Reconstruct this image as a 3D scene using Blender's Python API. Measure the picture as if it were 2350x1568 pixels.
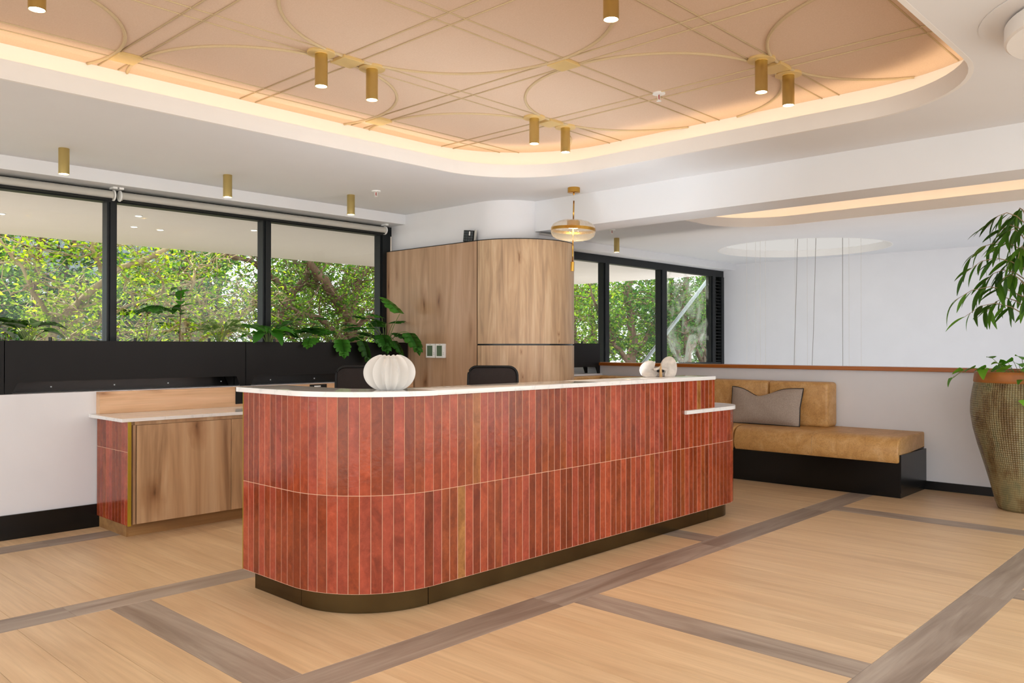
import bpy, bmesh, math, random
from math import pi, sin, cos, radians, sqrt, atan2, hypot
from mathutils import Vector, Matrix, Euler

for o in list(bpy.data.objects):
    bpy.data.objects.remove(o)
SC = bpy.context.scene
COL = SC.collection
random.seed(7)

# ------------------------------------------------------------------ camera, sky, sun, exposure
cam_d = bpy.data.cameras.new('camera')
cam = bpy.data.objects.new('camera', cam_d)
COL.objects.link(cam)
cam.location = (0, 0, 1.40)
cam.rotation_euler = (radians(90.388), 0, radians(43.30 - 90))
cam_d.sensor_fit = 'HORIZONTAL'
cam_d.sensor_width = 36
cam_d.lens = 36 * 1890 / 2350
cam_d.clip_start = .05
cam_d.clip_end = 200
SC.camera = cam

world = bpy.data.worlds.new('sky')
SC.world = world
world.use_nodes = True
bg = world.node_tree.nodes['Background']
bg.inputs[0].default_value = (0.92, 0.96, 1.0, 1)
bg.inputs[1].default_value = 1.6

sun_d = bpy.data.lights.new('sun', 'SUN')
sun_d.energy = 4.5
sun_d.angle = radians(1.0)
sun_d.color = (1.0, 0.95, 0.84)
sun = bpy.data.objects.new('sun', sun_d)
COL.objects.link(sun)
sun.rotation_euler = Vector((-0.25, 0.62, 0.74)).to_track_quat('Z', 'Y').to_euler()

vs = SC.view_settings
vs.view_transform = 'Standard'
vs.look = 'None'
vs.gamma = 1
vs.use_curve_mapping = False
vs.exposure = .85

LED_COVE = 2.3      # warm strips hidden behind the cove lips
LED_SPOT = 9.5       # downlight lamps (W)
LED_VOID = 5.0



FILL_DESK = 36.0      # unseen fill strip added behind the desk to brighten the ceiling
FILL_RAIL = 12.0      # unseen fill strip added behind the low wall to brighten the void

# ------------------------------------------------------------------ mesh helpers
LOC = {}


def lin(h):
    h = h.lstrip('#')
    c = [int(h[i:i + 2], 16) / 255 for i in (0, 2, 4)]
    return tuple((x / 12.92 if x <= .04045 else ((x + .055) / 1.055) ** 2.4) for x in c) + (1,)


def obj(name, bm, m, parent=None, smooth=False, loc=None):
    """link bm (world coordinates) as ONE mesh object, optionally as a child"""
    base = Vector(LOC.get(parent.name, (0, 0, 0))) if parent else Vector((0, 0, 0))
    if loc is not None:
        base = Vector(loc)
    if base.length:
        bmesh.ops.translate(bm, verts=bm.verts, vec=-base)
    me = bpy.data.meshes.new(name)
    bmesh.ops.recalc_face_normals(bm, faces=bm.faces)
    bm.to_mesh(me)
    bm.free()
    if m:
        me.materials.append(m)
    if smooth:
        for p in me.polygons:
            p.use_smooth = True
        if smooth != 'all':
            me.set_sharp_from_angle(angle=radians(38))
    o = bpy.data.objects.new(name, me)
    COL.objects.link(o)
    if parent:
        o.parent = parent
        LOC[o.name] = LOC.get(parent.name, (0, 0, 0))
    elif loc is not None:
        o.location = loc
        LOC[o.name] = tuple(loc)
    return o


def child(name, me, parent, loc=(0, 0, 0), rot=(0, 0, 0), scale=(1, 1, 1)):
    """child that shares mesh data; loc is relative to the parent"""
    o = bpy.data.objects.new(name, me)
    COL.objects.link(o)
    o.parent = parent
    o.location = loc
    o.rotation_euler = rot
    o.scale = scale
    return o


def thing(name, label, cat, loc=(0, 0, 0), rz=0, group=None):
    o = bpy.data.objects.new(name, None)
    o.empty_display_size = .1
    COL.objects.link(o)
    o.location = loc
    o.rotation_euler = (0, 0, rz)
    o['label'] = label
    o['category'] = cat
    if group:
        o['group'] = group
    LOC[o.name] = tuple(loc) if not rz else (0, 0, 0)
    return o


def tag(o, label, cat, group=None):
    o['label'] = label
    o['category'] = cat
    if group:
        o['group'] = group
    return o


def struct(name, bm, m, label=None, smooth=False):
    o = obj(name, bm, m, smooth=smooth)
    o['kind'] = 'structure'
    if label:
        o['label'] = label
    return o


def kids(o):
    return [c for c in bpy.data.objects if c.parent == o]


def dup(root, loc, rz, label, group=None):
    r = root.copy()
    COL.objects.link(r)
    r.location = loc
    r.rotation_euler = (0, 0, rz)
    r['label'] = label
    if group:
        r['group'] = group
    for ch in kids(root):
        c = ch.copy()
        COL.objects.link(c)
        c.parent = r
        for g in kids(ch):
            d = g.copy()
            COL.objects.link(d)
            d.parent = c
    return r


def B():
    return bmesh.new()


def box(bm, x0, x1, y0, y1, z0, z1, bev=0, seg=2):
    vs_ = [bm.verts.new(p) for p in ((x0, y0, z0), (x1, y0, z0), (x1, y1, z0), (x0, y1, z0),
                                     (x0, y0, z1), (x1, y0, z1), (x1, y1, z1), (x0, y1, z1))]
    fs = [bm.faces.new([vs_[i] for i in q]) for q in
          ((0, 3, 2, 1), (4, 5, 6, 7), (0, 1, 5, 4), (1, 2, 6, 5), (2, 3, 7, 6), (3, 0, 4, 7))]
    if bev:
        es = list({e for f in fs for e in f.edges})
        bmesh.ops.bevel(bm, geom=es, offset=bev, segments=seg, affect='EDGES', profile=.5)
    return bm


def bx(*a, **k):
    return box(B(), *a, **k)


def prism(bm, pts, z0, z1, bev=0, seg=2):
    a = [bm.verts.new((x, y, z0)) for x, y in pts]
    b = [bm.verts.new((x, y, z1)) for x, y in pts]
    n = len(pts)
    fs = [bm.faces.new(a[::-1]), bm.faces.new(b)]
    for i in range(n):
        j = (i + 1) % n
        fs.append(bm.faces.new((a[i], a[j], b[j], b[i])))
    if bev:
        es = [e for f in fs[:2] for e in f.edges]
        bmesh.ops.bevel(bm, geom=es, offset=bev, segments=seg, affect='EDGES', profile=.5)
    return bm


def band(bm, inner, outer, z0, z1, closed=False):
    """solid band between two point paths of equal length"""
    n = len(inner)
    rows = []
    for (a, b) in zip(inner, outer):
        rows.append([bm.verts.new((a[0], a[1], z0)), bm.verts.new((b[0], b[1], z0)),
                     bm.verts.new((b[0], b[1], z1)), bm.verts.new((a[0], a[1], z1))])
    for i in range(n if closed else n - 1):
        p, q = rows[i], rows[(i + 1) % n]
        for k in range(4):
            l = (k + 1) % 4
            bm.faces.new((p[k], p[l], q[l], q[k]))
    if not closed:
        bm.faces.new(rows[0][::-1])
        bm.faces.new(rows[-1])
    return bm


def tube(bm, pts, r, n=8, cap=True, r1=None):
    pts = [Vector(p) for p in pts]
    m = len(pts)
    rings = []
    up = None
    for i, p in enumerate(pts):
        d = (pts[min(i + 1, m - 1)] - pts[max(i - 1, 0)]).normalized()
        if up is None:
            up = Vector((0, 0, 1)) if abs(d.z) < .9 else Vector((1, 0, 0))
        s = d.cross(up).normalized()
        up = s.cross(d).normalized()
        t = i / max(1, m - 1)
        rr = r[i] if isinstance(r, (list, tuple)) else (r if r1 is None else r + (r1 - r) * t)
        rings.append([bm.verts.new(p + s * (rr * cos(2 * pi * k / n)) + up * (rr * sin(2 * pi * k / n))) for k in range(n)])
    for a, b in zip(rings, rings[1:]):
        for k in range(n):
            l = (k + 1) % n
            bm.faces.new((a[k], a[l], b[l], b[k]))
    if cap:
        bm.faces.new(rings[0][::-1])
        bm.faces.new(rings[-1])
    return bm


def loop_tube(bm, pts, r, n=6):
    pts = [Vector(p) for p in pts]
    m = len(pts)
    rings = []
    for i, p in enumerate(pts):
        d = (pts[(i + 1) % m] - pts[i - 1]).normalized()
        up = Vector((0, 0, 1)) if abs(d.z) < .95 else Vector((1, 0, 0))
        s = d.cross(up).normalized()
        u = s.cross(d).normalized()
        rings.append([bm.verts.new(p + s * (r * cos(2 * pi * k / n)) + u * (r * sin(2 * pi * k / n))) for k in range(n)])
    for i in range(m):
        a, b = rings[i], rings[(i + 1) % m]
        for k in range(n):
            l = (k + 1) % n
            bm.faces.new((a[k], a[l], b[l], b[k]))
    return bm


def lathe(bm, prof, cx=0, cy=0, n=32, fn=None, caps=True):
    rings = []
    for (r, z) in prof:
        ring = []
        for k in range(n):
            t = 2 * pi * k / n
            rr = fn(r, z, t) if fn else r
            ring.append(bm.verts.new((cx + rr * cos(t), cy + rr * sin(t), z)))
        rings.append(ring)
    for a, b in zip(rings, rings[1:]):
        for k in range(n):
            l = (k + 1) % n
            bm.faces.new((a[k], a[l], b[l], b[k]))
    if caps:
        bm.faces.new(rings[0][::-1])
        bm.faces.new(rings[-1])
    return bm


def rrect(x0, x1, y0, y1, r, n=14):
    out = []
    for (cx, cy, a0) in ((x1 - r, y1 - r, 0), (x0 + r, y1 - r, 90), (x0 + r, y0 + r, 180), (x1 - r, y0 + r, 270)):
        for i in range(n + 1):
            a = radians(a0 + 90 * i / n)
            out.append((cx + r * cos(a), cy + r * sin(a)))
    return out


def arc(cx, cy, r, a0, a1, n):
    return [(cx + r * cos(radians(a0 + (a1 - a0) * i / n)), cy + r * sin(radians(a0 + (a1 - a0) * i / n))) for i in range(n + 1)]


def holed(bm, outer, holes, z):
    es = []
    for lp in [outer] + holes:
        v = [bm.verts.new((x, y, z)) for x, y in lp]
        for i in range(len(v)):
            es.append(bm.edges.new((v[i], v[(i + 1) % len(v)])))
    bmesh.ops.triangle_fill(bm, use_beauty=True, edges=es, normal=(0, 0, -1))
    return bm


# ------------------------------------------------------------------ materials
def nmat(name):
    m = bpy.data.materials.new(name)
    m.use_nodes = True
    nt = m.node_tree
    return m, nt, nt.nodes['Principled BSDF']


def N(nt, typ, **kw):
    n = nt.nodes.new(typ)
    for k, v in kw.items():
        if k.startswith('i_'):
            n.inputs[k[2:].replace('_', ' ')].default_value = v
        else:
            setattr(n, k, v)
    return n


def ramp(nt, fac, stops):
    r = N(nt, 'ShaderNodeValToRGB')
    el = r.color_ramp.elements
    while len(el) < len(stops):
        el.new(.5)
    for e, (p, c) in zip(el, stops):
        e.position = p
        e.color = c
    nt.links.new(fac, r.inputs[0])
    return r.outputs[0]


def coords(nt, scale=(1, 1, 1), rnd=0.0, rot=(0, 0, 0)):
    tc = N(nt, 'ShaderNodeTexCoord')
    mp = N(nt, 'ShaderNodeMapping')
    mp.inputs['Scale'].default_value = scale
    mp.inputs['Rotation'].default_value = rot
    nt.links.new(tc.outputs['Object'], mp.inputs['Vector'])
    if rnd:
        oi = N(nt, 'ShaderNodeObjectInfo')
        mu = N(nt, 'ShaderNodeMath', operation='MULTIPLY')
        mu.inputs[1].default_value = rnd
        nt.links.new(oi.outputs['Random'], mu.inputs[0])
        nt.links.new(mu.outputs[0], mp.inputs['Location'])
    return mp.outputs[0]


def noise(nt, vec, scale=5, detail=4, rough=.55, dist=0):
    n = N(nt, 'ShaderNodeTexNoise')
    n.inputs['Scale'].default_value = scale
    n.inputs['Detail'].default_value = detail
    n.inputs['Roughness'].default_value = rough
    n.inputs['Distortion'].default_value = dist
    nt.links.new(vec, n.inputs['Vector'])
    return n.outputs['Fac']


def mix(nt, fac, a, b, mode='MIX'):
    n = N(nt, 'ShaderNodeMix', data_type='RGBA', blend_type=mode)
    for s, v in ((n.inputs['Factor'], fac), (n.inputs[6], a), (n.inputs[7], b)):
        if isinstance(v, (float, int, tuple)):
            s.default_value = v
        else:
            nt.links.new(v, s)
    return n.outputs[2]


def bump(nt, p, h, strength=.2, dist=.01):
    b = N(nt, 'ShaderNodeBump')
    b.inputs['Strength'].default_value = strength
    b.inputs['Distance'].default_value = dist
    nt.links.new(h, b.inputs['Height'])
    nt.links.new(b.outputs[0], p.inputs['Normal'])


def plain(name, col, rough=.5, metal=0, var=.06, sc=6, bmp=0, coat=0, spec=None):
    m, nt, p = nmat(name)
    c = lin(col) if isinstance(col, str) else col
    v = noise(nt, coords(nt), sc, 3)
    d = tuple(x * (1 - var) for x in c[:3]) + (1,)
    e = tuple(min(1, x * (1 + var)) for x in c[:3]) + (1,)
    nt.links.new(ramp(nt, v, [(.3, d), (.7, e)]), p.inputs['Base Color'])
    p.inputs['Roughness'].default_value = rough
    p.inputs['Metallic'].default_value = metal
    if spec is not None:
        p.inputs['Specular IOR Level'].default_value = spec
    if coat:
        p.inputs['Coat Weight'].default_value = coat
    if bmp:
        bump(nt, p, noise(nt, coords(nt), sc * 25, 2), bmp, .002)
    return m


def emis(name, col, s):
    m = bpy.data.materials.new(name)
    m.use_nodes = True
    nt = m.node_tree
    nt.nodes.remove(nt.nodes['Principled BSDF'])
    e = N(nt, 'ShaderNodeEmission')
    e.inputs[0].default_value = col
    e.inputs[1].default_value = s
    nt.links.new(e.outputs[0], nt.nodes['Material Output'].inputs[0])
    return m


def wood(name, cols, axis='Z', rough=.42, rnd=31.0, fine=1.0, broad=1.0, knots=0.0, tint=.12, knot_sc=(2.6, 1.1), kn='Y', spec=.4):
    """veneer / plank: grain stretched along axis, optional dark knots"""
    m, nt, p = nmat(name)
    k = {'X': 0, 'Y': 1, 'Z': 2}[axis]
    s1 = [3.2 * broad] * 3
    s1[k] = .32 * broad
    s2 = [55 * fine] * 3
    s2[k] = 1.6 * fine
    v1 = coords(nt, s1, rnd)
    v2 = coords(nt, s2, rnd)
    a = noise(nt, v1, 2.2, 4, .55, .9)
    b = noise(nt, v2, 1.0, 3, .6)
    c = ramp(nt, a, [(.26, lin(cols[0])), (.5, lin(cols[1])), (.74, lin(cols[2]))])
    g = ramp(nt, b, [(.3, (.84, .82, .80, 1)), (.62, (1.04, 1.04, 1.04, 1))])
    c = mix(nt, .65, c, g, 'MULTIPLY')
    if knots:
        vk = N(nt, 'ShaderNodeTexVoronoi', feature='F1', distance='EUCLIDEAN', voronoi_dimensions='2D')
        vk.inputs['Scale'].default_value = 1.0
        vk.inputs['Randomness'].default_value = 1.0
        sp_ = N(nt, 'ShaderNodeSeparateXYZ')
        nt.links.new(coords(nt, (1, 1, 1), rnd), sp_.inputs[0])
        cb = N(nt, 'ShaderNodeCombineXYZ')
        for src_, k_, f_ in ((('Y' if kn == 'X' else 'X'), 0, knot_sc[0]), ('Z', 1, knot_sc[1])):
            mm = N(nt, 'ShaderNodeMath', operation='MULTIPLY')
            mm.inputs[1].default_value = f_
            nt.links.new(sp_.outputs[src_], mm.inputs[0])
            nt.links.new(mm.outputs[0], cb.inputs[k_])
        wv = cb.outputs[0]
        wn = N(nt, 'ShaderNodeTexNoise')
        wn.inputs['Scale'].default_value = 2.2
        wn.inputs['Detail'].default_value = 3
        nt.links.new(wv, wn.inputs['Vector'])
        av = N(nt, 'ShaderNodeVectorMath', operation='MULTIPLY_ADD')
        av.inputs[1].default_value = (.45, .45, .45)
        nt.links.new(wn.outputs['Color'], av.inputs[0])
        nt.links.new(wv, av.inputs[2])
        nt.links.new(av.outputs[0], vk.inputs['Vector'])
        kk = ramp(nt, vk.outputs['Distance'], [(.0, (.20, .13, .09, 1)), (.05 * knots, (.52, .40, .31, 1)), (.14 * knots, (.80, .72, .65, 1)), (.30 * knots, (1, 1, 1, 1))])
        sc = N(nt, 'ShaderNodeSeparateColor')
        nt.links.new(vk.outputs['Color'], sc.inputs[0])
        on = ramp(nt, sc.outputs[0], [(.50, (0, 0, 0, 1)), (.56, (.9, .9, .9, 1))])
        c = mix(nt, on, c, mix(nt, 1.0, c, kk, 'MULTIPLY'))
    if tint:
        oi = N(nt, 'ShaderNodeObjectInfo')
        t = ramp(nt, oi.outputs['Random'], [(0, (1 - tint, 1 - tint, 1 - tint * .9, 1)), (1, (1 + tint * .4, 1 + tint * .3, 1 + tint * .2, 1))])
        c = mix(nt, 1.0, c, t, 'MULTIPLY')
    nt.links.new(c, p.inputs['Base Color'])
    p.inputs['Roughness'].default_value = rough
    p.inputs['Specular IOR Level'].default_value = spec
    bump(nt, p, b, .12, .0012)
    return m


def tile_mat():
    m, nt, p = nmat('glazed_red_tile')
    v = coords(nt, (1, 1, 1), 53.0)
    oi = N(nt, 'ShaderNodeObjectInfo')
    base = ramp(nt, oi.outputs['Random'], [(0, lin('#7a3419')), (.16, lin('#863a1d')), (.34, lin('#9a4425')), (.52, lin('#a94c2e')), (.70, lin('#9f4632')), (.86, lin('#8a3b20')), (.972, lin('#964a22')), (1, lin('#a26c38'))])
    n1 = noise(nt, coords(nt, (1, 1, .55), 53.0), 9, 6, .66, .8)
    n2 = noise(nt, v, 34, 5, .68, .5)
    c = mix(nt, 1.0, base, ramp(nt, n1, [(.3, (.62, .56, .52, 1)), (.52, (1, 1, 1, 1)), (.75, (1.25, 1.28, 1.25, 1))]), 'MULTIPLY')
    c = mix(nt, .8, c, ramp(nt, n2, [(.35, (.80, .78, .76, 1)), (.58, (1, 1, 1, 1)), (.70, (1.25, 1.32, 1.36, 1))]), 'MULTIPLY')
    nt.links.new(c, p.inputs['Base Color'])
    p.inputs['Roughness'].default_value = .16
    p.inputs['Specular IOR Level'].default_value = .38
    bump(nt, p, noise(nt, v, 26, 3, .5), .22, .004)
    return m


def leather_mat():
    m, nt, p = nmat('tan_leather')
    v = coords(nt)
    a = noise(nt, v, 6, 6, .65, 1.0)
    b = noise(nt, v, 22, 5, .7, 2.0)
    c = ramp(nt, a, [(.3, lin('#ad8049')), (.5, lin('#c09257')), (.7, lin('#cba26e'))])
    c = mix(nt, .7, c, ramp(nt, b, [(.40, (.94, .93, .92, 1)), (.5, (1.30, 1.34, 1.40, 1)), (.60, (.96, .95, .94, 1))]), 'MULTIPLY')
    nt.links.new(c, p.inputs['Base Color'])
    p.inputs['Roughness'].default_value = .42
    bump(nt, p, noise(nt, v, 160, 2), .12, .002)
    return m


def marble_mat():
    m, nt, p = nmat('white_marble')
    v = coords(nt, (1, 1, 1))
    a = noise(nt, v, 1.7, 8, .58, 1.6)
    c = ramp(nt, a, [(.40, lin('#eceae7')), (.488, lin('#e9e7e4')), (.5, lin('#dadad8')), (.512, lin('#e9e7e5')), (.7, lin('#f0eeeb'))])
    nt.links.new(c, p.inputs['Base Color'])
    p.inputs['Roughness'].default_value = .07
    p.inputs['Specular IOR Level'].default_value = .5
    return m


def brass_mat(name, c0, c1, rough):
    m, nt, p = nmat(name)
    a = noise(nt, coords(nt, (2.5, 2.5, 2.5)), 2, 3)
    nt.links.new(ramp(nt, a, [(.3, lin(c0)), (.7, lin(c1))]), p.inputs['Base Color'])
    p.inputs['Metallic'].default_value = 1
    p.inputs['Roughness'].default_value = rough
    p.inputs['Anisotropic'].default_value = .5
    return m


def fabric_mat(name, c0, c1, sc=260, rough=.9):
    m, nt, p = nmat(name)
    v = coords(nt)
    w = noise(nt, v, sc, 2, .7)
    nt.links.new(ramp(nt, w, [(.35, lin(c0)), (.65, lin(c1))]), p.inputs['Base Color'])
    p.inputs['Roughness'].default_value = rough
    p.inputs['Specular IOR Level'].default_value = .15
    bump(nt, p, w, .4, .002)
    return m


def pot_mat():
    m, nt, p = nmat('glazed_weave_pot')
    tc = N(nt, 'ShaderNodeTexCoord')
    sx = N(nt, 'ShaderNodeSeparateXYZ')
    nt.links.new(tc.outputs['Object'], sx.inputs[0])
    at = N(nt, 'ShaderNodeMath', operation='ARCTAN2')
    nt.links.new(sx.outputs['Y'], at.inputs[0])
    nt.links.new(sx.outputs['X'], at.inputs[1])

    def wav(src, f):
        a = N(nt, 'ShaderNodeMath', operation='MULTIPLY')
        a.inputs[1].default_value = f
        nt.links.new(src, a.inputs[0])
        s = N(nt, 'ShaderNodeMath', operation='SINE')
        nt.links.new(a.outputs[0], s.inputs[0])
        return s.outputs[0]
    w1 = wav(at.outputs[0], 130)
    w2 = wav(sx.outputs['Z'], 330)
    ad = N(nt, 'ShaderNodeMath', operation='ADD')
    nt.links.new(w1, ad.inputs[0])
    nt.links.new(w2, ad.inputs[1])
    # weave stops towards the foot: fade between z=.25 and .5
    fd = N(nt, 'ShaderNodeMapRange')
    fd.inputs[1].default_value = .2
    fd.inputs[2].default_value = .55
    nt.links.new(sx.outputs['Z'], fd.inputs[0])
    hh = N(nt, 'ShaderNodeMath', operation='MULTIPLY')
    nt.links.new(ad.outputs[0], hh.inputs[0])
    nt.links.new(fd.outputs[0], hh.inputs[1])
    v = coords(nt, (3.0, 3.0, 1.1))
    a = noise(nt, v, 2.2, 5, .6, .25)
    c = ramp(nt, a, [(.28, lin('#5a4630')), (.42, lin('#7a6745')), (.52, lin('#928762')), (.62, lin('#7c7a5a')), (.76, lin('#b09a60'))])
    g = ramp(nt, ad.outputs[0], [(.0, (.62, .56, .5, 1)), (.5, (1, 1, 1, 1)), (1, (1.2, 1.18, 1.1, 1))])
    nt.links.new(mix(nt, .6, c, g, 'MULTIPLY'), p.inputs['Base Color'])
    p.inputs['Roughness'].default_value = .26
    bump(nt, p, hh.outputs[0], .5, .006)
    return m


def leaf_mat(name, c0, c1, c2, trans=.35, rough=.45, pattern=None, shadow=True):
    m, nt, p = nmat(name)
    oi = N(nt, 'ShaderNodeObjectInfo')
    at = N(nt, 'ShaderNodeAttribute')
    at.attribute_name = 'tone'
    ad = N(nt, 'ShaderNodeMath', operation='ADD')
    nt.links.new(oi.outputs['Random'], ad.inputs[0])
    nt.links.new(at.outputs['Fac'], ad.inputs[1])
    fr = N(nt, 'ShaderNodeMath', operation='FRACT')
    nt.links.new(ad.outputs[0], fr.inputs[0])
    c = ramp(nt, fr.outputs[0], [(0, lin(c0)), (.55, lin(c1)), (1, lin(c2))])
    if pattern:
        n = noise(nt, coords(nt, (1, 1, 1), 9), 26, 3, .6, 1.0)
        c = mix(nt, ramp(nt, n, [(.5, (0, 0, 0, 1)), (.6, (1, 1, 1, 1))]), c, lin(pattern))
    nt.links.new(c, p.inputs['Base Color'])
    p.inputs['Roughness'].default_value = rough
    p.inputs['Specular IOR Level'].default_value = .3
    tr = N(nt, 'ShaderNodeBsdfTranslucent')
    nt.links.new(mix(nt, 1.0, c, (1.5, 1.5, .6, 1), 'MULTIPLY'), tr.inputs[0])
    ms = N(nt, 'ShaderNodeMixShader')
    ms.inputs[0].default_value = trans
    nt.links.new(p.outputs[0], ms.inputs[1])
    nt.links.new(tr.outputs[0], ms.inputs[2])
    nt.links.new(ms.outputs[0], nt.nodes['Material Output'].inputs[0])
    return m


def glass_mat(name, tint=(.97, .99, .98, 1), dirt=0.0, film=0.0):
    m = bpy.data.materials.new(name)
    m.use_nodes = True
    nt = m.node_tree
    nt.nodes.remove(nt.nodes['Principled BSDF'])
    t = N(nt, 'ShaderNodeBsdfTransparent')
    t.inputs[0].default_value = tint
    g = N(nt, 'ShaderNodeBsdfGlossy')
    g.inputs['Roughness'].default_value = .02
    f = N(nt, 'ShaderNodeFresnel')
    f.inputs[0].default_value = 1.45
    ms = N(nt, 'ShaderNodeMixShader')
    ge = N(nt, 'ShaderNodeNewGeometry')
    iv = N(nt, 'ShaderNodeMath', operation='SUBTRACT')
    iv.inputs[0].default_value = 1
    nt.links.new(ge.outputs['Backfacing'], iv.inputs[1])
    fm = N(nt, 'ShaderNodeMath', operation='MULTIPLY')       # only the front face reflects
    nt.links.new(f.outputs[0], fm.inputs[0])
    nt.links.new(iv.outputs[0], fm.inputs[1])
    nt.links.new(fm.outputs[0], ms.inputs[0])
    nt.links.new(t.outputs[0], ms.inputs[1])
    nt.links.new(g.outputs[0], ms.inputs[2])
    out = ms.outputs[0]
    if film:
        fd = N(nt, 'ShaderNodeBsdfTranslucent')
        fd.inputs[0].default_value = (1, .96, .9, 1)
        m3 = N(nt, 'ShaderNodeMixShader')
        m3.inputs[0].default_value = film
        nt.links.new(out, m3.inputs[1])
        nt.links.new(fd.outputs[0], m3.inputs[2])
        out = m3.outputs[0]
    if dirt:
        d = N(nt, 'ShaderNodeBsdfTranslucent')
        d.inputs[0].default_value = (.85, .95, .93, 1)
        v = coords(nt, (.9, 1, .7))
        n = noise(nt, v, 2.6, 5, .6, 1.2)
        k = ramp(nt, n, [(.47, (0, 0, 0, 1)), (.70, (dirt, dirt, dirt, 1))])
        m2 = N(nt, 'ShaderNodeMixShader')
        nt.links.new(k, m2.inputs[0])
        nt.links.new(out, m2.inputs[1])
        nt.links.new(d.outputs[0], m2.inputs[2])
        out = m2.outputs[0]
    nt.links.new(out, nt.nodes['Material Output'].inputs[0])
    return m


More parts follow.
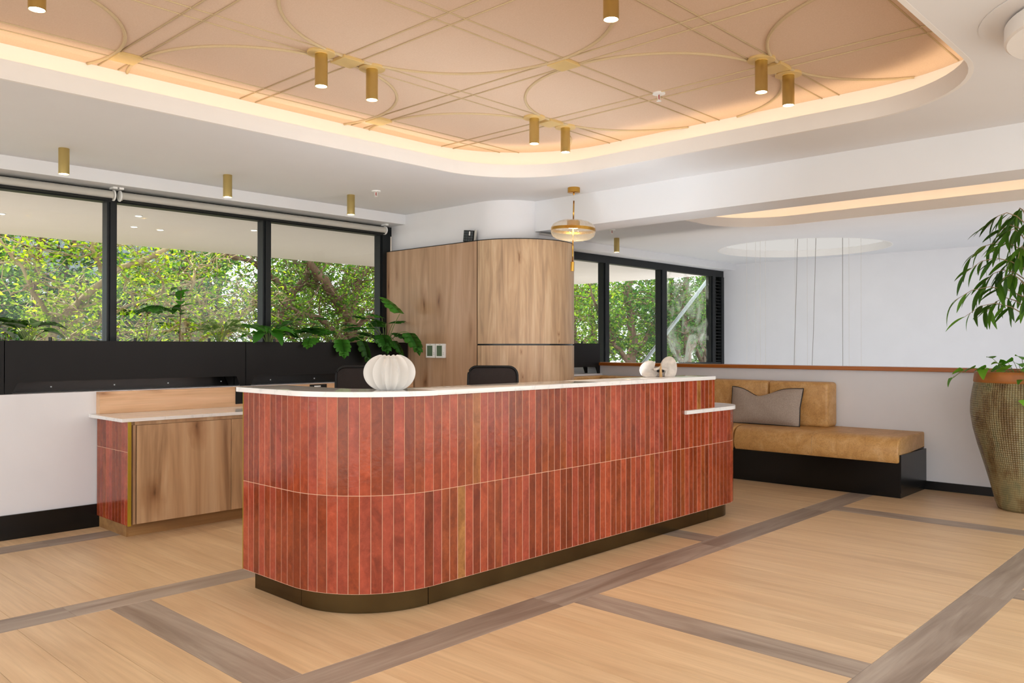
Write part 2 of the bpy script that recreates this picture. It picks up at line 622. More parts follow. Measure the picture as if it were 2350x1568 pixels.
M = dict(
    wall=plain('white_wall_paint', '#dfdfe2', .7, bmp=.04, var=.015, sc=3),
    ceil=plain('white_ceiling_paint', '#e0e1e4', .8, var=.012, sc=2),
    lip=plain('cove_white_paint', '#e8e6e4', .7, var=.01),
    peach=fabric_mat('peach_ceiling_fabric', '#d1b7a0', '#d6bda8', 120),
    cord=fabric_mat('beige_rope', '#bda888', '#cfba97', 400),
    plate=plain('pale_brass_plate', '#d6ba80', .45, .25, .03),
    brass=brass_mat('brushed_brass', '#c3ad6e', '#d0ba7c', .34),
    brass_d=brass_mat('dark_bronze_kick', '#54452c', '#5f5034', .26),
    brass_b=brass_mat('polished_brass', '#b98a3a', '#d0a04c', .22),
    trimy=plain('yellow_brass_trim', '#b8a030', .35, .6, .05),
    black=plain('black_powder_coat', '#121111', .5, var=.08, spec=.25),
    blackg=plain('black_gloss_board', '#0b0b0a', .25, var=.05, spec=.35),
    frame=plain('charcoal_window_frame', '#14181a', .4, var=.06, spec=.3),
    white=plain('white_plastic', '#e9e9e7', .4, var=.01),
    greyp=plain('grey_blind_cassette', '#b9b6ae', .45, var=.02),
    plaster=plain('white_matt_ceramic', '#d8d5d0', .5, var=.02, bmp=.05),
    bone=plain('aged_white_ceramic', '#c6bcb1', .4, var=.16, sc=22),
    bone_e=plain('bare_clay_edge', '#c09a68', .5, var=.1),
    soil=plain('dark_soil', '#2a2119', .95, var=.3, sc=30),
    terra=plain('terracotta_rim', '#a5662f', .45, var=.18, sc=8),
    grout=plain('peach_grout', '#d9a98a', .8, var=.05),
    led=emis('cove_led', (1.0, .76, .50, 1), LED_COVE),
    lamp=emis('downlight_led', (1.0, .86, .64, 1), 22),
    outlamp=emis('canopy_led', (1.0, .9, .75, 1), 12),
    bulb=emis('pendant_led', (1.0, .80, .50, 1), 16),
    glow=emis('recess_top_added_glow', (1, .96, .91, 1), .38),
    ledw=emis('desk_fill_glow', (.90, .96, 1, 1), FILL_DESK),
    ledr=emis('void_fill_glow', (1, .86, .72, 1), FILL_RAIL),
    tile=tile_mat(), leather=leather_mat(), marble=marble_mat(), pot=pot_mat(),
    oak=wood('oak_veneer', ('#98765a', '#b18f70', '#c2a185'), 'Z', broad=.95, knots=1.0, tint=.0, rnd=17, knot_sc=(5.0, 1.45), kn='X'),
    oak2=wood('oak_veneer_striped', ('#9c8064', '#bc9d7b', '#cfb493'), 'Z', broad=2.2, knots=.42, tint=.0, knot_sc=(8, 2.4), rnd=9),
    oakc=wood('oak_cabinet_door', ('#876548', '#b8946f', '#cdae8b'), 'Z', broad=1.0, knots=1.3, tint=.0, rnd=5, knot_sc=(3.6, 2.0)),
    oakh=wood('oak_splash_board', ('#c79c74', '#d9b08a', '#e2bd98'), 'X', knots=.8, tint=.0, rnd=3, knot_sc=(1.6, 7)),
    oakp=wood('oak_plinth', ('#84603c', '#9c7448', '#b08856'), 'X', knots=.9, tint=.0, rnd=3, knot_sc=(1.8, 8)),
    plank=wood('light_floor_plank', ('#c6a47d', '#d2b28a', '#dbbd95'), 'Y', rough=.36, broad=1.3, tint=.05, rnd=41),
    plankx=wood('grey_floor_plank_x', ('#7f6e60', '#9a8a7b', '#b0a293'), 'X', rough=.40, broad=1.5, tint=.10, rnd=41),
    planky=wood('grey_floor_plank_y', ('#7f6e60', '#9a8a7b', '#b0a293'), 'Y', rough=.40, broad=1.5, tint=.10, rnd=41),
    rail=wood('varnished_timber_rail', ('#8a4a17', '#a65e22', '#b87030'), 'Y', rough=.3, tint=0),
    mesh=fabric_mat('black_chair_mesh', '#231f1e', '#352f2d', 500, .8),
    chairb=plain('black_chair_plastic', '#0e0e0e', .5, var=.05, spec=.25),
    pillow=fabric_mat('taupe_woven_cushion', '#93847a', '#b9aa9c', 230),
    cream=fabric_mat('cream_cushion_back', '#d8c9b4', '#e2d5c2', 330),
    piping=plain('black_piping', '#1d1b1a', .6),
    lcd=plain('green_grey_lcd', '#5d6f58', .25, var=.05),
    wire=plain('grey_wire', '#8d8a86', .5),
    wirew=plain('white_wire', '#cfcac5', .5),
    glass=glass_mat('window_glass'),
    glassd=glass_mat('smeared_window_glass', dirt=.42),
    red=plain('red_sprinkler_bulb', '#a01d18', .3),
    bark=wood('tree_bark', ('#4f3b2c', '#6d5442', '#8b7260'), 'Z', rough=.9, tint=.1),
    barkp=wood('pale_tree_bark', ('#8a755b', '#a6906f', '#bda98a'), 'Z', rough=.85, tint=.05),
    stem=plain('green_stem', '#6d7f3e', .5),
    leaf_f=leaf_mat('ficus_leaf', '#2c4a14', '#3f6b1d', '#5d8a2b', .25),
    leaf_p=leaf_mat('pothos_leaf', '#3f7a1c', '#5a9a28', '#7db23a', .3),
    leaf_d=leaf_mat('dark_aglaonema_leaf', '#1c3a14', '#2c5320', '#3d6a2a', .2, pattern='#55813c'),
    leaf_v=leaf_mat('variegated_leaf', '#4a6b32', '#63854a', '#7b9a5c', .25, pattern='#b9c79a'),
    leaf_m=leaf_mat('split_leaf', '#234d15', '#33701e', '#4c8f2c', .3),
    leaf_t1=leaf_mat('sunlit_tree_leaf', '#5f7d16', '#8aa522', '#bccd3c', .5),
    leaf_t2=leaf_mat('green_tree_leaf', '#34591b', '#507a26', '#8aa634', .45),
    leaf_t3=leaf_mat('deep_tree_leaf', '#2c4d22', '#3f6d30', '#6d9440', .45),
    canopy=plain('canopy_paint', '#efe6e6', .8, var=.01),
    ground=plain('garden_earth', '#5a4c38', .95, var=.3, sc=3),
    conc=plain('grey_concrete', '#8d949b', .85, var=.08, sc=2),
    paving=plain('pale_paving', '#cfc8be', .85, var=.08, sc=3),
    steel=plain('pale_steel', '#868e8f', .35, .3),
)

# thin ribbed glass of the pendant
m = glass_mat('ribbed_clear_glass', (.985, .975, .955, 1), film=.16)
M['pglass'] = m

# ------------------------------------------------------------------ setting
ZC = 2.833          # ceiling height
ZP = 3.098          # recessed peach panel
YW = 6.775          # window wall below the ledge
ZL = 1.053          # ledge height

floor = struct('floor', bx(-1.9, 8.87, -1.0, 7.3, -.3, -.010), plain('subfloor_joint', '#846c54', .8))
SW = .2215
lines_y = [6.335, 4.59, 2.855, 1.125, -.605]           # lower edges of the strips that run along X
cross0 = {0: 3.525, 1: 1.735, 2: 3.525, 3: 1.735, 4: 3.525}
PER = 3.52


def plank_mesh(name, lx, ly, mat):
    b = B()
    g = .0007
    box(b, g, lx - g, g, ly - g, -.009, 0, .0008, 1)
    me = bpy.data.meshes.new(name)
    b.to_mesh(me)
    b.free()
    me.materials.append(mat)
    return me


rows = []       # bays between strips
for i in range(len(lines_y) - 1):
    rows.append((lines_y[i + 1] + SW, lines_y[i], i))
rows.append((lines_y[0] + SW, YW, 4))
np_ = 0
XMIN, XMAX = .66, 8.72
pm = {}
for (y0, y1, ri) in rows:
    ly = y1 - y0
    if y1 < 0.2:
        continue
    c0 = cross0[ri] - 2 * PER
    x = c0
    k = 0
    while x < XMAX:
        per = k % 16
        w = SW if per == 0 else (PER - SW) / 15
        dark = per == 0
        if x + w > XMIN and x < XMAX:
            ww = min(w, XMAX - x)
            key = (dark, round(ww, 3), round(ly, 3))
            if key not in pm:
                pm[key] = plank_mesh('floor_plank', ww, ly, M['planky' if dark else 'plank'])
            child('grey_plank' if dark else 'light_plank', pm[key], floor, (x, y0, 0))
        x += w
        k += 1
joints = {6.335: 2.0, 4.59: 1.572, 2.855: 3.436, 1.125: 5.192, -.605: 3.4}
for y in lines_y:
    x = joints[y] - 1.76 * 3
    while x < XMAX:
        if x + 1.76 > XMIN and y > 0:
            ww = min(1.76, XMAX - x)
            key = ('s', round(ww, 3))
            if key not in pm:
                pm[key] = plank_mesh('strip_plank', ww, SW, M['plankx'])
            child('grey_plank', pm[key], floor, (x, y, 0))
        x += 1.76

# walls
wl = B()
box(wl, -1.9, 5.615, YW, 7.20, -.3, ZL)
struct('wall_left', wl, M['wall'])
struct('wall_back', bx(6.785, 8.72, 6.58, 7.20, -.3, ZL), M['wall'])
struct('wall_outer', bx(-1.9, 13.15, 7.20, 7.32, -3.2, 1.05), M['wall'])
wr = struct('wall_right', bx(8.72, 8.87, -1.0, 7.20, -.3, 1.165), M['wall'])
obj('fill_strip_housing', bx(8.875, 8.955, -.8, 6.4, .66, .70), M['white'], wr)  # added fill strip, hidden by the low wall, to light the void
obj('fill_strip', bx(8.882, 8.948, -.78, 6.38, .7005, .702), M['ledr'], wr)
far = B()
box(far, 13.05, 13.2, -1.0, 7.32, -3.2, 3.2)
struct('wall_far', far, M['wall'])
struct('wall_light_block', bx(8.72, 13.2, -1.12, -1.0, -3.3, ZC), M['wall'])  # unseen wall, added to cut the daylight reaching the stair void
struct('trim_1', bx(6.05, 6.42, -1.0, 5.40, 2.536, ZC), M['ceil'], 'white plaster beam dropping below the ceiling')
struct('trim_2', bx(-1.9, 13.05, 6.96, 7.32, 2.728, ZC), M['ceil'], 'white soffit box above the windows')
struct('trim_3', bx(8.67, 8.92, -1.0, 7.10, 1.158, 1.198, bev=.006), M['rail'], 'varnished timber rail capping the low white wall')
struct('baseboard_left', bx(-1.9, 2.474, YW - .018, YW, 0, .179), M['blackg'])
struct('baseboard_right', bx(8.702, 8.72, -1.0, 2.70, 0, .083), M['blackg'])
struct('trim_4', bx(8.72, 13.2, -1.0, 7.3, -3.3, -3.2), M['paving'], 'lower floor of the stair void')

# bulkhead over the wood pod, continuing the plane of the beam
path = [(5.70, 7.2), (5.70, 5.785)] + arc(6.10, 5.785, .40, 180, 262, 14)[1:]
inn = [(x + .10, y + .03) for x, y in path]
struct('wall_middle', band(B(), path, inn, 2.448, ZC), M['wall'], smooth=True)

# ceiling with openings
CO1 = (-1.42, 5.30, 1.168, 4.985, .80)
CO2 = (6.85, 9.235, -.55, 4.947, .75)
VC, VR = (11.6, 5.13), 1.18
circ = lambda r, n=64: [(VC[0] + r * cos(2 * pi * i / n), VC[1] + r * sin(2 * pi * i / n)) for i in range(n)]
ce = holed(B(), [(-1.9, -1.0), (13.2, -1.0), (13.2, 7.32), (-1.9, 7.32)], [rrect(*CO1), rrect(*CO2), circ(VR)], ZC)
ceiling = struct('ceiling', ce, M['ceil'])


def offs(c, d):
    return (c[0] - d, c[1] + d, c[2] - d, c[3] + d, c[4] + d)


def cove(co, panel_mat):
    lp = obj('cove_lip', band(B(), rrect(*co), rrect(*offs(co, .025)), ZC - .0005, 2.939, True), M['lip'], ceiling, smooth=True)
    wallp = obj('cove_back', band(B(), rrect(*offs(co, .235)), rrect(*offs(co, .26)), ZC + .003, ZP + .02, True), M['lip'], ceiling, smooth=True)
    b = prism(B(), rrect(*offs(co, .25)), ZP, ZP + .02)
    pn = obj('ceiling_panel', b, panel_mat, ceiling)
    obj('led_strip', band(B(), rrect(*offs(co, .045)), rrect(*offs(co, .135)), ZC + .012, ZC + .020, True), M['led'], ceiling)
    return pn


panel = cove(CO1, M['peach'])
cove(CO2, M['peach'])
vb = obj('recess_wall', band(B(), circ(VR), circ(VR + .02), ZC - .0005, 2.94, True), M['lip'], ceiling, smooth=True)
obj('glowing_recess_top', prism(B(), circ(VR + .02), 2.94, 2.96), M['glow'], ceiling)  # recess top made to glow so it reads brighter; no lamp fitting

# cords and plates on the peach panel
LX0, LDX, LY0, LDY = 2.866, .919, 4.038, .895
px0, px1, py0, py1, pr = offs(CO1, .23)


def inside(x, y):
    if not (px0 < x < px1 and py0 < y < py1):
        return False
    cx = min(max(x, px0 + pr), px1 - pr)
    cy = min(max(y, py0 + pr), py1 - pr)
    if (x < px0 + pr or x > px1 - pr) and (y < py0 + pr or y > py1 - pr):
        return hypot(x - cx, y - cy) < pr
    return True


def clip_runs(pts):
    runs, cur = [], []
    for q in pts:
        if inside(*q):
            cur.append(q)
        else:
            if len(cur) > 2:
                runs.append(cur)
            cur = []
    if len(cur) > 2:
        runs.append(cur)
    return runs


for j in range(-4, 3):
    for s in (-1, 1):
        y = LY0 + LDY * j + s * .058
        for run in clip_runs([(px0 + (px1 - px0) * i / 240, y) for i in range(241)]):
            q = [run[0], run[-1]]
            obj('cord', tube(B(), [(a, b_, ZP - .002) for a, b_ in q], .0048, 6), M['cord'], panel, smooth='all')
for i in range(-5, 4):
    for s in (-1, 1):
        x = LX0 + LDX * i + s * .058
        for run in clip_runs([(x, py0 + (py1 - py0) * t / 240) for t in range(241)]):
            q = [run[0], run[-1]]
            obj('cord', tube(B(), [(a, b_, ZP - .003) for a, b_ in q], .0048, 6), M['cord'], panel, smooth='all')
for i in (-4, -2, 0, 2):
    for j in (-3, -1, 1):
        cx, cy = LX0 + LDX * i, LY0 + LDY * j
        a_off = next((t for t in range(0, 360, 3) if not inside(cx + .85 * cos(radians(t)), cy + .85 * sin(radians(t)))), 0)
        for run in clip_runs([(cx + .85 * cos(radians(a_off + t)), cy + .85 * sin(radians(a_off + t))) for t in range(0, 361, 2)]):
            obj('curved_cord', tube(B(), [(a, b_, ZP - .004) for a, b_ in run], .0095, 8), M['cord'], panel, smooth='all')
for i in range(-5, 4):
    for j in range(-4, 3):
        x, y = LX0 + LDX * i, LY0 + LDY * j
        if (i + j) % 2 == 0 and inside(x, y) and inside(x + .07, y + .07) and inside(x - .07, y - .07):
            obj('cord_plate', bx(x - .071, x + .071, y - .071, y + .071, ZP - .020, ZP, bev=.002), M['plate'], panel)

# ------------------------------------------------------------------ windows
YF = 7.20


def window(name, muls, x0, x1, zb, zt, panes_mat, head=.10):
    w = struct(name, bx(x0, x1, YF, YF + .10, zt - head, zt), M['frame'])
    obj('sill_frame', bx(x0, x1, YF, YF + .10, zb, zb + .09), M['frame'], w)
    xs = []
    for (a, b_) in muls:
        mu = B()
        box(mu, a, b_, YF, YF + .10, zb + .09, zt - head)
        box(mu, a + .022, b_ - .022, YF - .018, YF, zb + .09, zt - head)
        obj('mullion', mu, M['frame'], w)
    edges = [x0] + [c for a, b_ in muls for c in (a, b_)] + [x1]
    k = 0
    for i in range(0, len(edges), 2):
        a, b_ = edges[i], edges[i + 1]
        if b_ - a > .1:
            obj('glass_pane', bx(a, b_, YF + .045, YF + .053, zb + .08, zt - head + .01), panes_mat[min(k, len(panes_mat) - 1)], w)
            k += 1
    return w


w1 = window('window_1', [(-.18, -.10), (1.23, 1.31), (2.690, 2.771), (4.132, 4.221), (5.542, 5.685)], -1.9, 5.70, ZL, 2.72, [M['glass']])
sb = B()
box(sb, -1.9, 5.60, 7.03, 7.045, ZL, 1.15)
obj('kick_plate', sb, M['blackg'], w1)
scr = B()
for x in (.9, 1.35, 1.75, 2.212, 2.689, 3.135, 3.62, 4.117, 4.6, 5.05):
    lathe(scr, [(.0, 0), (.006, 0), (.006, .004), (.0, .004)], 0, 0, 8, caps=False)
bmesh.ops.rotate(scr, verts=scr.verts, cent=(0, 0, 0), matrix=Matrix.Rotation(radians(90), 3, 'X'))
vv = list(scr.verts)
for q, x in enumerate((.9, 1.35, 1.75, 2.212, 2.689, 3.135, 3.62, 4.117, 4.6, 5.05)):
    bmesh.ops.translate(scr, verts=vv[q * 32:(q + 1) * 32], vec=(x, 7.03, 1.09))
obj('screws', scr, M['white'], w1)
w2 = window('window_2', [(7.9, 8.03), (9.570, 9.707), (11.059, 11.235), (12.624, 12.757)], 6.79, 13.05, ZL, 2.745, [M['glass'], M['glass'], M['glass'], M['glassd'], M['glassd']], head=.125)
# vent louvre beside the last pane
for k in range(26):
    obj('louvre_blade', bx(12.757, 12.96, YF + .0, YF + .06, 1.16 + k * .055, 1.172 + k * .055), M['black'], w2)
obj('louvre_back', bx(12.757, 12.96, YF + .07, YF + .09, ZL, 2.62), M['blackg'], w2)
obj('jamb', bx(12.96, 13.05, YF - .01, YF + .10, ZL, 2.62), M['frame'], w2)

# roller blinds, rolled up
for (a, b_, lab) in ((-.2, 2.715, 'grey rolled-up roller blind over the leftmost window panes'), (2.745, 5.54, 'grey rolled-up roller blind ending at the wooden pod')):
    t = thing('roller_blind', lab, 'blind', ((a + b_) / 2, 7.10, 2.66), group='roller blinds above the planters')
    obj('blind_roll', tube(B(), [(a + .02, 7.10, 2.661), (b_ - .02, 7.10, 2.661)], .036, 20), M['greyp'], t, smooth=True)
    obj('bottom_bar', bx(a + .03, b_ - .03, 7.072, 7.088, 2.617, 2.630), M['black'], t)
    for x in (a + .004, b_ - .016):
        br = lathe(B(), [(.044, 0), (.046, .004), (.046, .010), (.044, .012)], 0, 0, 20)
        bmesh.ops.rotate(br, verts=br.verts, cent=(0, 0, 0), matrix=Matrix.Rotation(radians(90), 3, 'Y'))
        bmesh.ops.translate(br, verts=br.verts, vec=(x, 7.10, 2.661))
        box(br, x - .012, x + .024, 7.06, 7.14, 2.712, 2.728)
        obj('bracket', br, M['white'], t)

# ------------------------------------------------------------------ wood pod
PC, PR = (6.20, 5.765), .58
ZT = 2.4375
pod = thing('panelled_pod', 'tall oak veneer pod with rounded end and two thermostats', 'cabinet', (6.2, 6.4, 0))
# carcass (dark, shows in the joints)
bm_ = B()
pp = [(5.632, 7.19), (5.632, 5.765)] + arc(PC[0], PC[1], PR - .012, 180, 360, 40)[1:] + [(6.768, 7.19)]
prism(bm_, pp, 0, ZT - .004)
obj('carcass', bm_, M['blackg'], pod)
ZJ = 1.424
g = .008
obj('flat_panel', bx(5.62, 5.634, 5.765 + g, 6.766, .01, ZT), M['oak'], pod)
obj('flat_panel', bx(5.62, 5.634, 6.768, 7.135, ZL + .01, ZT), M['oak'], pod)
obj('edge_strip', bx(5.62, 5.634, 7.139, 7.165, ZL + .01, ZT), M['oak'], pod)
obj('edge_strip', bx(5.62, 5.634, 7.169, 7.20, ZL + .01, ZT), M['oak'], pod)
da = degrees_g = math.degrees(g / PR)
for (z0, z1) in ((ZJ + g, ZT), (.01, ZJ - g)):
    o_ = arc(PC[0], PC[1], PR, 180 + da, 360, 60)
    i_ = arc(PC[0], PC[1], PR - .014, 180 + da, 360, 60)
    obj('curved_panel', band(B(), i_, o_, z0, z1), M['oak2'], pod, smooth=True)
obj('flat_panel', bx(6.766, 6.78, 5.765, 6.565, .01, ZT), M['oak2'], pod)
tp = [(5.622, 7.19), (5.622, 5.765)] + arc(PC[0], PC[1], PR - .002, 180, 360, 40)[1:]
tq = [(x + .02, y) for x, y in tp[:2]] + arc(PC[0], PC[1], PR - .022, 180, 360, 40)[1:]
obj('top_trim', band(B(), tp, tq, ZT, ZT + .008), M['black'], pod)
for k, (y0, y1) in enumerate(((6.359, 6.495), (6.213, 6.346))):
    t = thing('thermostat', ('white thermostat nearer the window on the oak pod' if k == 0 else 'white thermostat on the oak pod, right one of the pair'), 'thermostat', (5.62, (y0 + y1) / 2, 1.29), group='pair of thermostats')
    obj('housing', bx(5.592, 5.62, y0, y1, 1.290, 1.434, bev=.004), M['white'], t)
    obj('screen', bx(5.590, 5.593, y0 + .034, y1 - .022, 1.308, 1.415), M['lcd'], t)
    for q in range(2):
        obj('button', bx(5.5895, 5.5925, y0 + .008, y0 + .016, 1.32 + q * .016, 1.33 + q * .016), M['greyp'], t)
    obj('label_plate', bx(5.5905, 5.5925, (y0 + y1) / 2 - .014, (y0 + y1) / 2 + .014, 1.423, 1.428), M['greyp'], t)

# gridded black unit on top of the pod
t = thing('gridded_unit', 'small black gridded unit leaning on the pod top', 'speaker', (5.665, 5.93, ZT + .008), radians(-8))
LOC[t.name] = (0, 0, 0)
b_ = bx(-.012, .020, -.085, .085, .0, .115, bev=.004)
bmesh.ops.rotate(b_, verts=b_.verts, cent=(0, 0, 0), matrix=Matrix.Rotation(radians(8), 3, 'X'))
obj('body', b_, M['chairb'], t)
rot8 = Matrix.Rotation(radians(8), 3, 'X')
cellm = plain('dark_cell', '#3b4146', .3)
for i in range(4):
    for j in range(4):
        if i == 1 and j >= 2:
            continue
        c_ = bx(-.0155, -.010, -.078 + i * .040, -.078 + i * .040 + .034, .008 + j * .026, .008 + j * .026 + .021)
        bmesh.ops.rotate(c_, verts=c_.verts, cent=(0, 0, 0), matrix=rot8)
        obj('cell', c_, cellm, t)
c_ = bx(-.0155, -.010, -.032, -.012, .064, .104)
bmesh.ops.rotate(c_, verts=c_.verts, cent=(0, 0, 0), matrix=rot8)
obj('pale_marker', c_, M['white'], t)
c_ = bx(-.004, .016, -.100, -.088, 0, .125)
bmesh.ops.rotate(c_, verts=c_.verts, cent=(0, 0, 0), matrix=rot8)
obj('side_bracket', c_, M['greyp'], t)

# ------------------------------------------------------------------ reception desk
XL, YFr, RC, RR = 2.404, 3.344, (2.95, 3.89), .546       # tile face
XR, RC2, RR2 = 6.445, (6.14, 3.65), .305
YB = 4.402
desk = thing('reception_desk', 'long curved reception desk clad in glossy terracotta red tiles', 'desk', (4.4, 3.9, 0))


def dpath(off, n=24, y_end_l=YB, y_end_r=4.30, x_from=None, x_to=None):
    """outline of the front, off = inset from the tile face"""
    p = [(XL + off, y_end_l), (XL + off, RC[1])]
    p += arc(RC[0], RC[1], RR - off, 180, 270, n)[1:]
    p += [(5.92, YFr + off)]
    p += arc(RC2[0], RC2[1], RR2 - off, 270, 360, n // 2)
    p += [(XR - off, y_end_r)]
    return p


full = dpath(.0015)
# body: full-height wall to X=5.91, lower wall to the right end
hi_o = [q for q in full if q[0] < 5.5 and q[1] < YB + 1] + [(5.915, YFr + .0012), (5.9255, YFr + .014)]
hi_i = [(XL + .30, YB), (XL + .30, RC[1])] + arc(RC[0], RC[1], RR - .30, 180, 270, 24)[1:] + [(5.915, YFr + .30), (5.9255, YFr + .30)]
bo = band(B(), hi_i, hi_o, .118, 1.139)
obj('body', bo, M['grout'], desk)
lo_o = [(5.921, YFr + .0012)] + arc(RC2[0], RC2[1], RR2 - .0012, 270, 360, 14) + [(XR - .0012, 4.30)]
lo_i = [(5.921, YFr + .20)] + arc(RC2[0], RC2[1], RR2 - .20, 270, 360, 14) + [(XR - .20, 4.30)]
obj('low_body', band(B(), lo_i, lo_o, .118, .886), M['grout'], desk)
# kick plates
sk = .062
kp = [[(XL + sk, 4.374), (XL + sk, 3.8915)],
      arc(RC[0], RC[1], RR - sk, 180.2, 269.8, 24),
      [(2.953, YFr + sk), (5.9125, YFr + sk)],
      [(5.9155, YFr + sk)] + arc(RC2[0], RC2[1], RR2 - sk, 270, 360, 12) + [(XR - sk, 4.25)]]
for q in kp:
    n_ = len(q)
    inner = []
    for i, (x, y) in enumerate(q):
        a = q[min(i + 1, n_ - 1)]
        c = q[max(i - 1, 0)]
        d = Vector((a[0] - c[0], a[1] - c[1])).normalized()
        inner.append((x - d.y * .012, y + d.x * .012))
    obj('kick_plate', band(B(), inner, q, 0.001, .119), M['brass_d'], desk, smooth=True)

# tiles
TP = .0589
TZ = (.120, .6260, .6292, 1.139)


def tile_mesh(w, h):
    b = B()
    box(b, -w / 2, w / 2, 0, .008, 0, h, .0012, 1)
    me = bpy.data.meshes.new('tile')
    b.to_mesh(me)
    b.free()
    me.materials.append(M['tile'])
    return me


tm = {}


def tile(root, x, y, ang, z0, z1, w=TP - .0036, tilt=0):
    key = (round(w, 4), round(z1 - z0, 4))
    if key not in tm:
        tm[key] = tile_mesh(*key)
    r0 = LOC[root.name]
    child('tile', tm[key], root, (x - r0[0], y - r0[1], z0 - r0[2]), (random.uniform(-.0006, .0006), 0, ang + random.uniform(-.004, .004)))


L1 = YB - RC[1]
L2 = RR * pi / 2
L3 = RC2[0] - RC[0]
L4 = RR2 * pi / 2
total = L1 + L2 + L3 + L4 + .62


def at_path(s):
    if s < L1:
        return XL, YB - s, radians(-90)
    s -= L1
    if s < L2:
        a = pi + s / RR
        return RC[0] + RR * cos(a), RC[1] + RR * sin(a), a + pi / 2 - pi * 1.0 + radians(180) - pi
    s -= L2
    if s < L3:
        return RC[0] + s, YFr, 0
    s -= L3
    if s < L4:
        a = 1.5 * pi + s / RR2
        return RC2[0] + RR2 * cos(a), RC2[1] + RR2 * sin(a), s / RR2
    s -= L4
    return XR, RC2[1] + s, radians(90)


nt_ = int(total / TP)
for i in range(nt_):
    s = (i + .5) * TP
    x, y, a = at_path(s)
    if L1 <= s < L1 + L2:
        a = radians(-90) + (s - L1) / RR
    tile(desk, x, y, a, TZ[0], TZ[1])
    if x < 5.462 or s < L1 + L2:
        tile(desk, x, y, a, TZ[2], TZ[3])
    else:
        tile(desk, x, y, a, TZ[2], .884)
        if x < 5.86 and s < L1 + L2 + L3:
            tile(desk, x, y, a, .917, TZ[3])
# end return of the upper part
for i in range(4):
    tile(desk, 5.928, YFr + .048 + i * TP, radians(90), .917, TZ[3])
tile(desk, 5.898, YFr, 0, .917, TZ[3], .0335)
tile(desk, 5.9215, YFr + .0085, radians(47), .917, TZ[3], .0155)
obj('edge_trim', bx(XL - .001, XL + .010, YB, YB + .004, .118, 1.140), M['trimy'], desk)

obj('fill_strip_housing', bx(3.0, 5.70, 3.648, 3.716, 1.05, 1.085), M['white'], desk)  # added fill strip, hidden behind the counter, to light the ceiling
obj('fill_strip', bx(3.01, 5.69, 3.654, 3.710, 1.0855, 1.087), M['ledw'], desk)

# upper countertop in three slabs
ct = thing('reception_countertop', 'white marble upper countertop with curved left end on the tiled desk', 'countertop', (4.2, 3.5, 1.14))
ZT1, ZT0 = 1.168, 1.1405
ov = .020
o1 = [(XL - ov, 4.45), (XL - ov, RC[1])] + arc(RC[0], RC[1], RR + ov, 180, 270, 30)[1:]
i1 = [(XL + .31, 4.45), (XL + .31, RC[1])] + arc(RC[0], RC[1], RR - .31, 180, 270, 30)[1:]


def slab(inner, outer_):
    b = B()
    prism(b, outer_ + inner[::-1], ZT0, ZT1, .003, 2)
    obj('marble_slab', b, M['marble'], ct, smooth=True)


slab(i1, o1)
slab([(2.9505, YFr + .31), (4.3845, YFr + .31)], [(2.9505, YFr - ov), (4.3845, YFr - ov)])
endc = arc(5.955 - .075, YFr - ov + .075, .075, 270, 360, 8)
endd = arc(5.955 - .06, YFr + .31 - .06, .06, 0, 90, 6)
slab([(4.3855, YFr + .31)], [(4.3855, YFr - ov)] + endc + endd)

# lower shelf at the right end
ls = thing('transaction_shelf', 'low white marble shelf wrapping the right end of the desk', 'shelf', (6.1, 3.6, .887))
q = [(5.46, YFr - .022)] + arc(RC2[0], RC2[1], RR2 + .020, 270, 360, 16) + [(XR + .02, 4.34), (6.0, 4.34), (6.0, YFr + .34), (5.945, YFr + .34), (5.945, YFr - .0005), (5.46, YFr - .0005)]
obj('marble_slab', prism(B(), q, .887, .9155, .0025, 2), M['marble'], ls)

# ------------------------------------------------------------------ back cabinet along the window wall
cab = thing('low_cabinet', 'low oak cabinet with red tiled end under the black planters', 'cabinet', (4.0, 6.45, 0))
CX0, CX1, CY0, CY1 = 2.455, 5.60, 6.165, 6.755
obj('carcass', bx(CX0 + .012, CX1, CY0 + .022, CY1, .098, .853), M['oakc'], cab)
obj('top_rail', bx(CX0 + .050, CX1, CY0 + .004, CY0 + .022, .826, .853), M['oakc'], cab)
obj('end_stile', bx(CX0 + .036, CX0 + .055, CY0 - .002, CY0 + .022, .098, .826), M['oakc'], cab)
xs = [2.517, 3.262, 4.02, 4.78, 5.60]
for a, b2 in zip(xs, xs[1:]):
    obj('door', bx(a + .002, b2 - .002, CY0 - .001, CY0 + .018, .098, .823, bev=.001), M['oakc'], cab)
obj('plinth', bx(2.49, CX1, 6.238, 6.256, 0.0, .098), M['oakp'], cab)
obj('plinth', bx(2.474, 2.49, 6.238, CY1, 0.0, .098), M['oakp'], cab)
obj('grout_bed', bx(CX0 + .0014, CX0 + .012, CY0, CY1, .098, .853), M['grout'], cab)
obj('edge_trim', bx(CX0 - .002, CX0 + .022, CY0 - .006, CY0, .090, .853), M['trimy'], cab)
for i in range(10):
    y = CY0 + .03 + i * TP
    tile(cab, CX0, y, radians(-90), .092, .628)
    tile(cab, CX0, y, radians(-90), .631, .852)
wt = thing('cabinet_worktop', 'polished white stone worktop on the low oak cabinet', 'countertop', (4.0, 6.45, .854))
obj('stone_slab', bx(2.40, 5.60, 6.135, 6.772, .854, .879, bev=.002), M['marble'], wt)
sp = thing('splash_board', 'pale oak upstand board behind the low worktop', 'board', (4.0, 6.73, .88))
obj('board', bx(2.455, 5.60, 6.703, 6.773, .8795, 1.050, bev=.001), M['oakh'], sp)


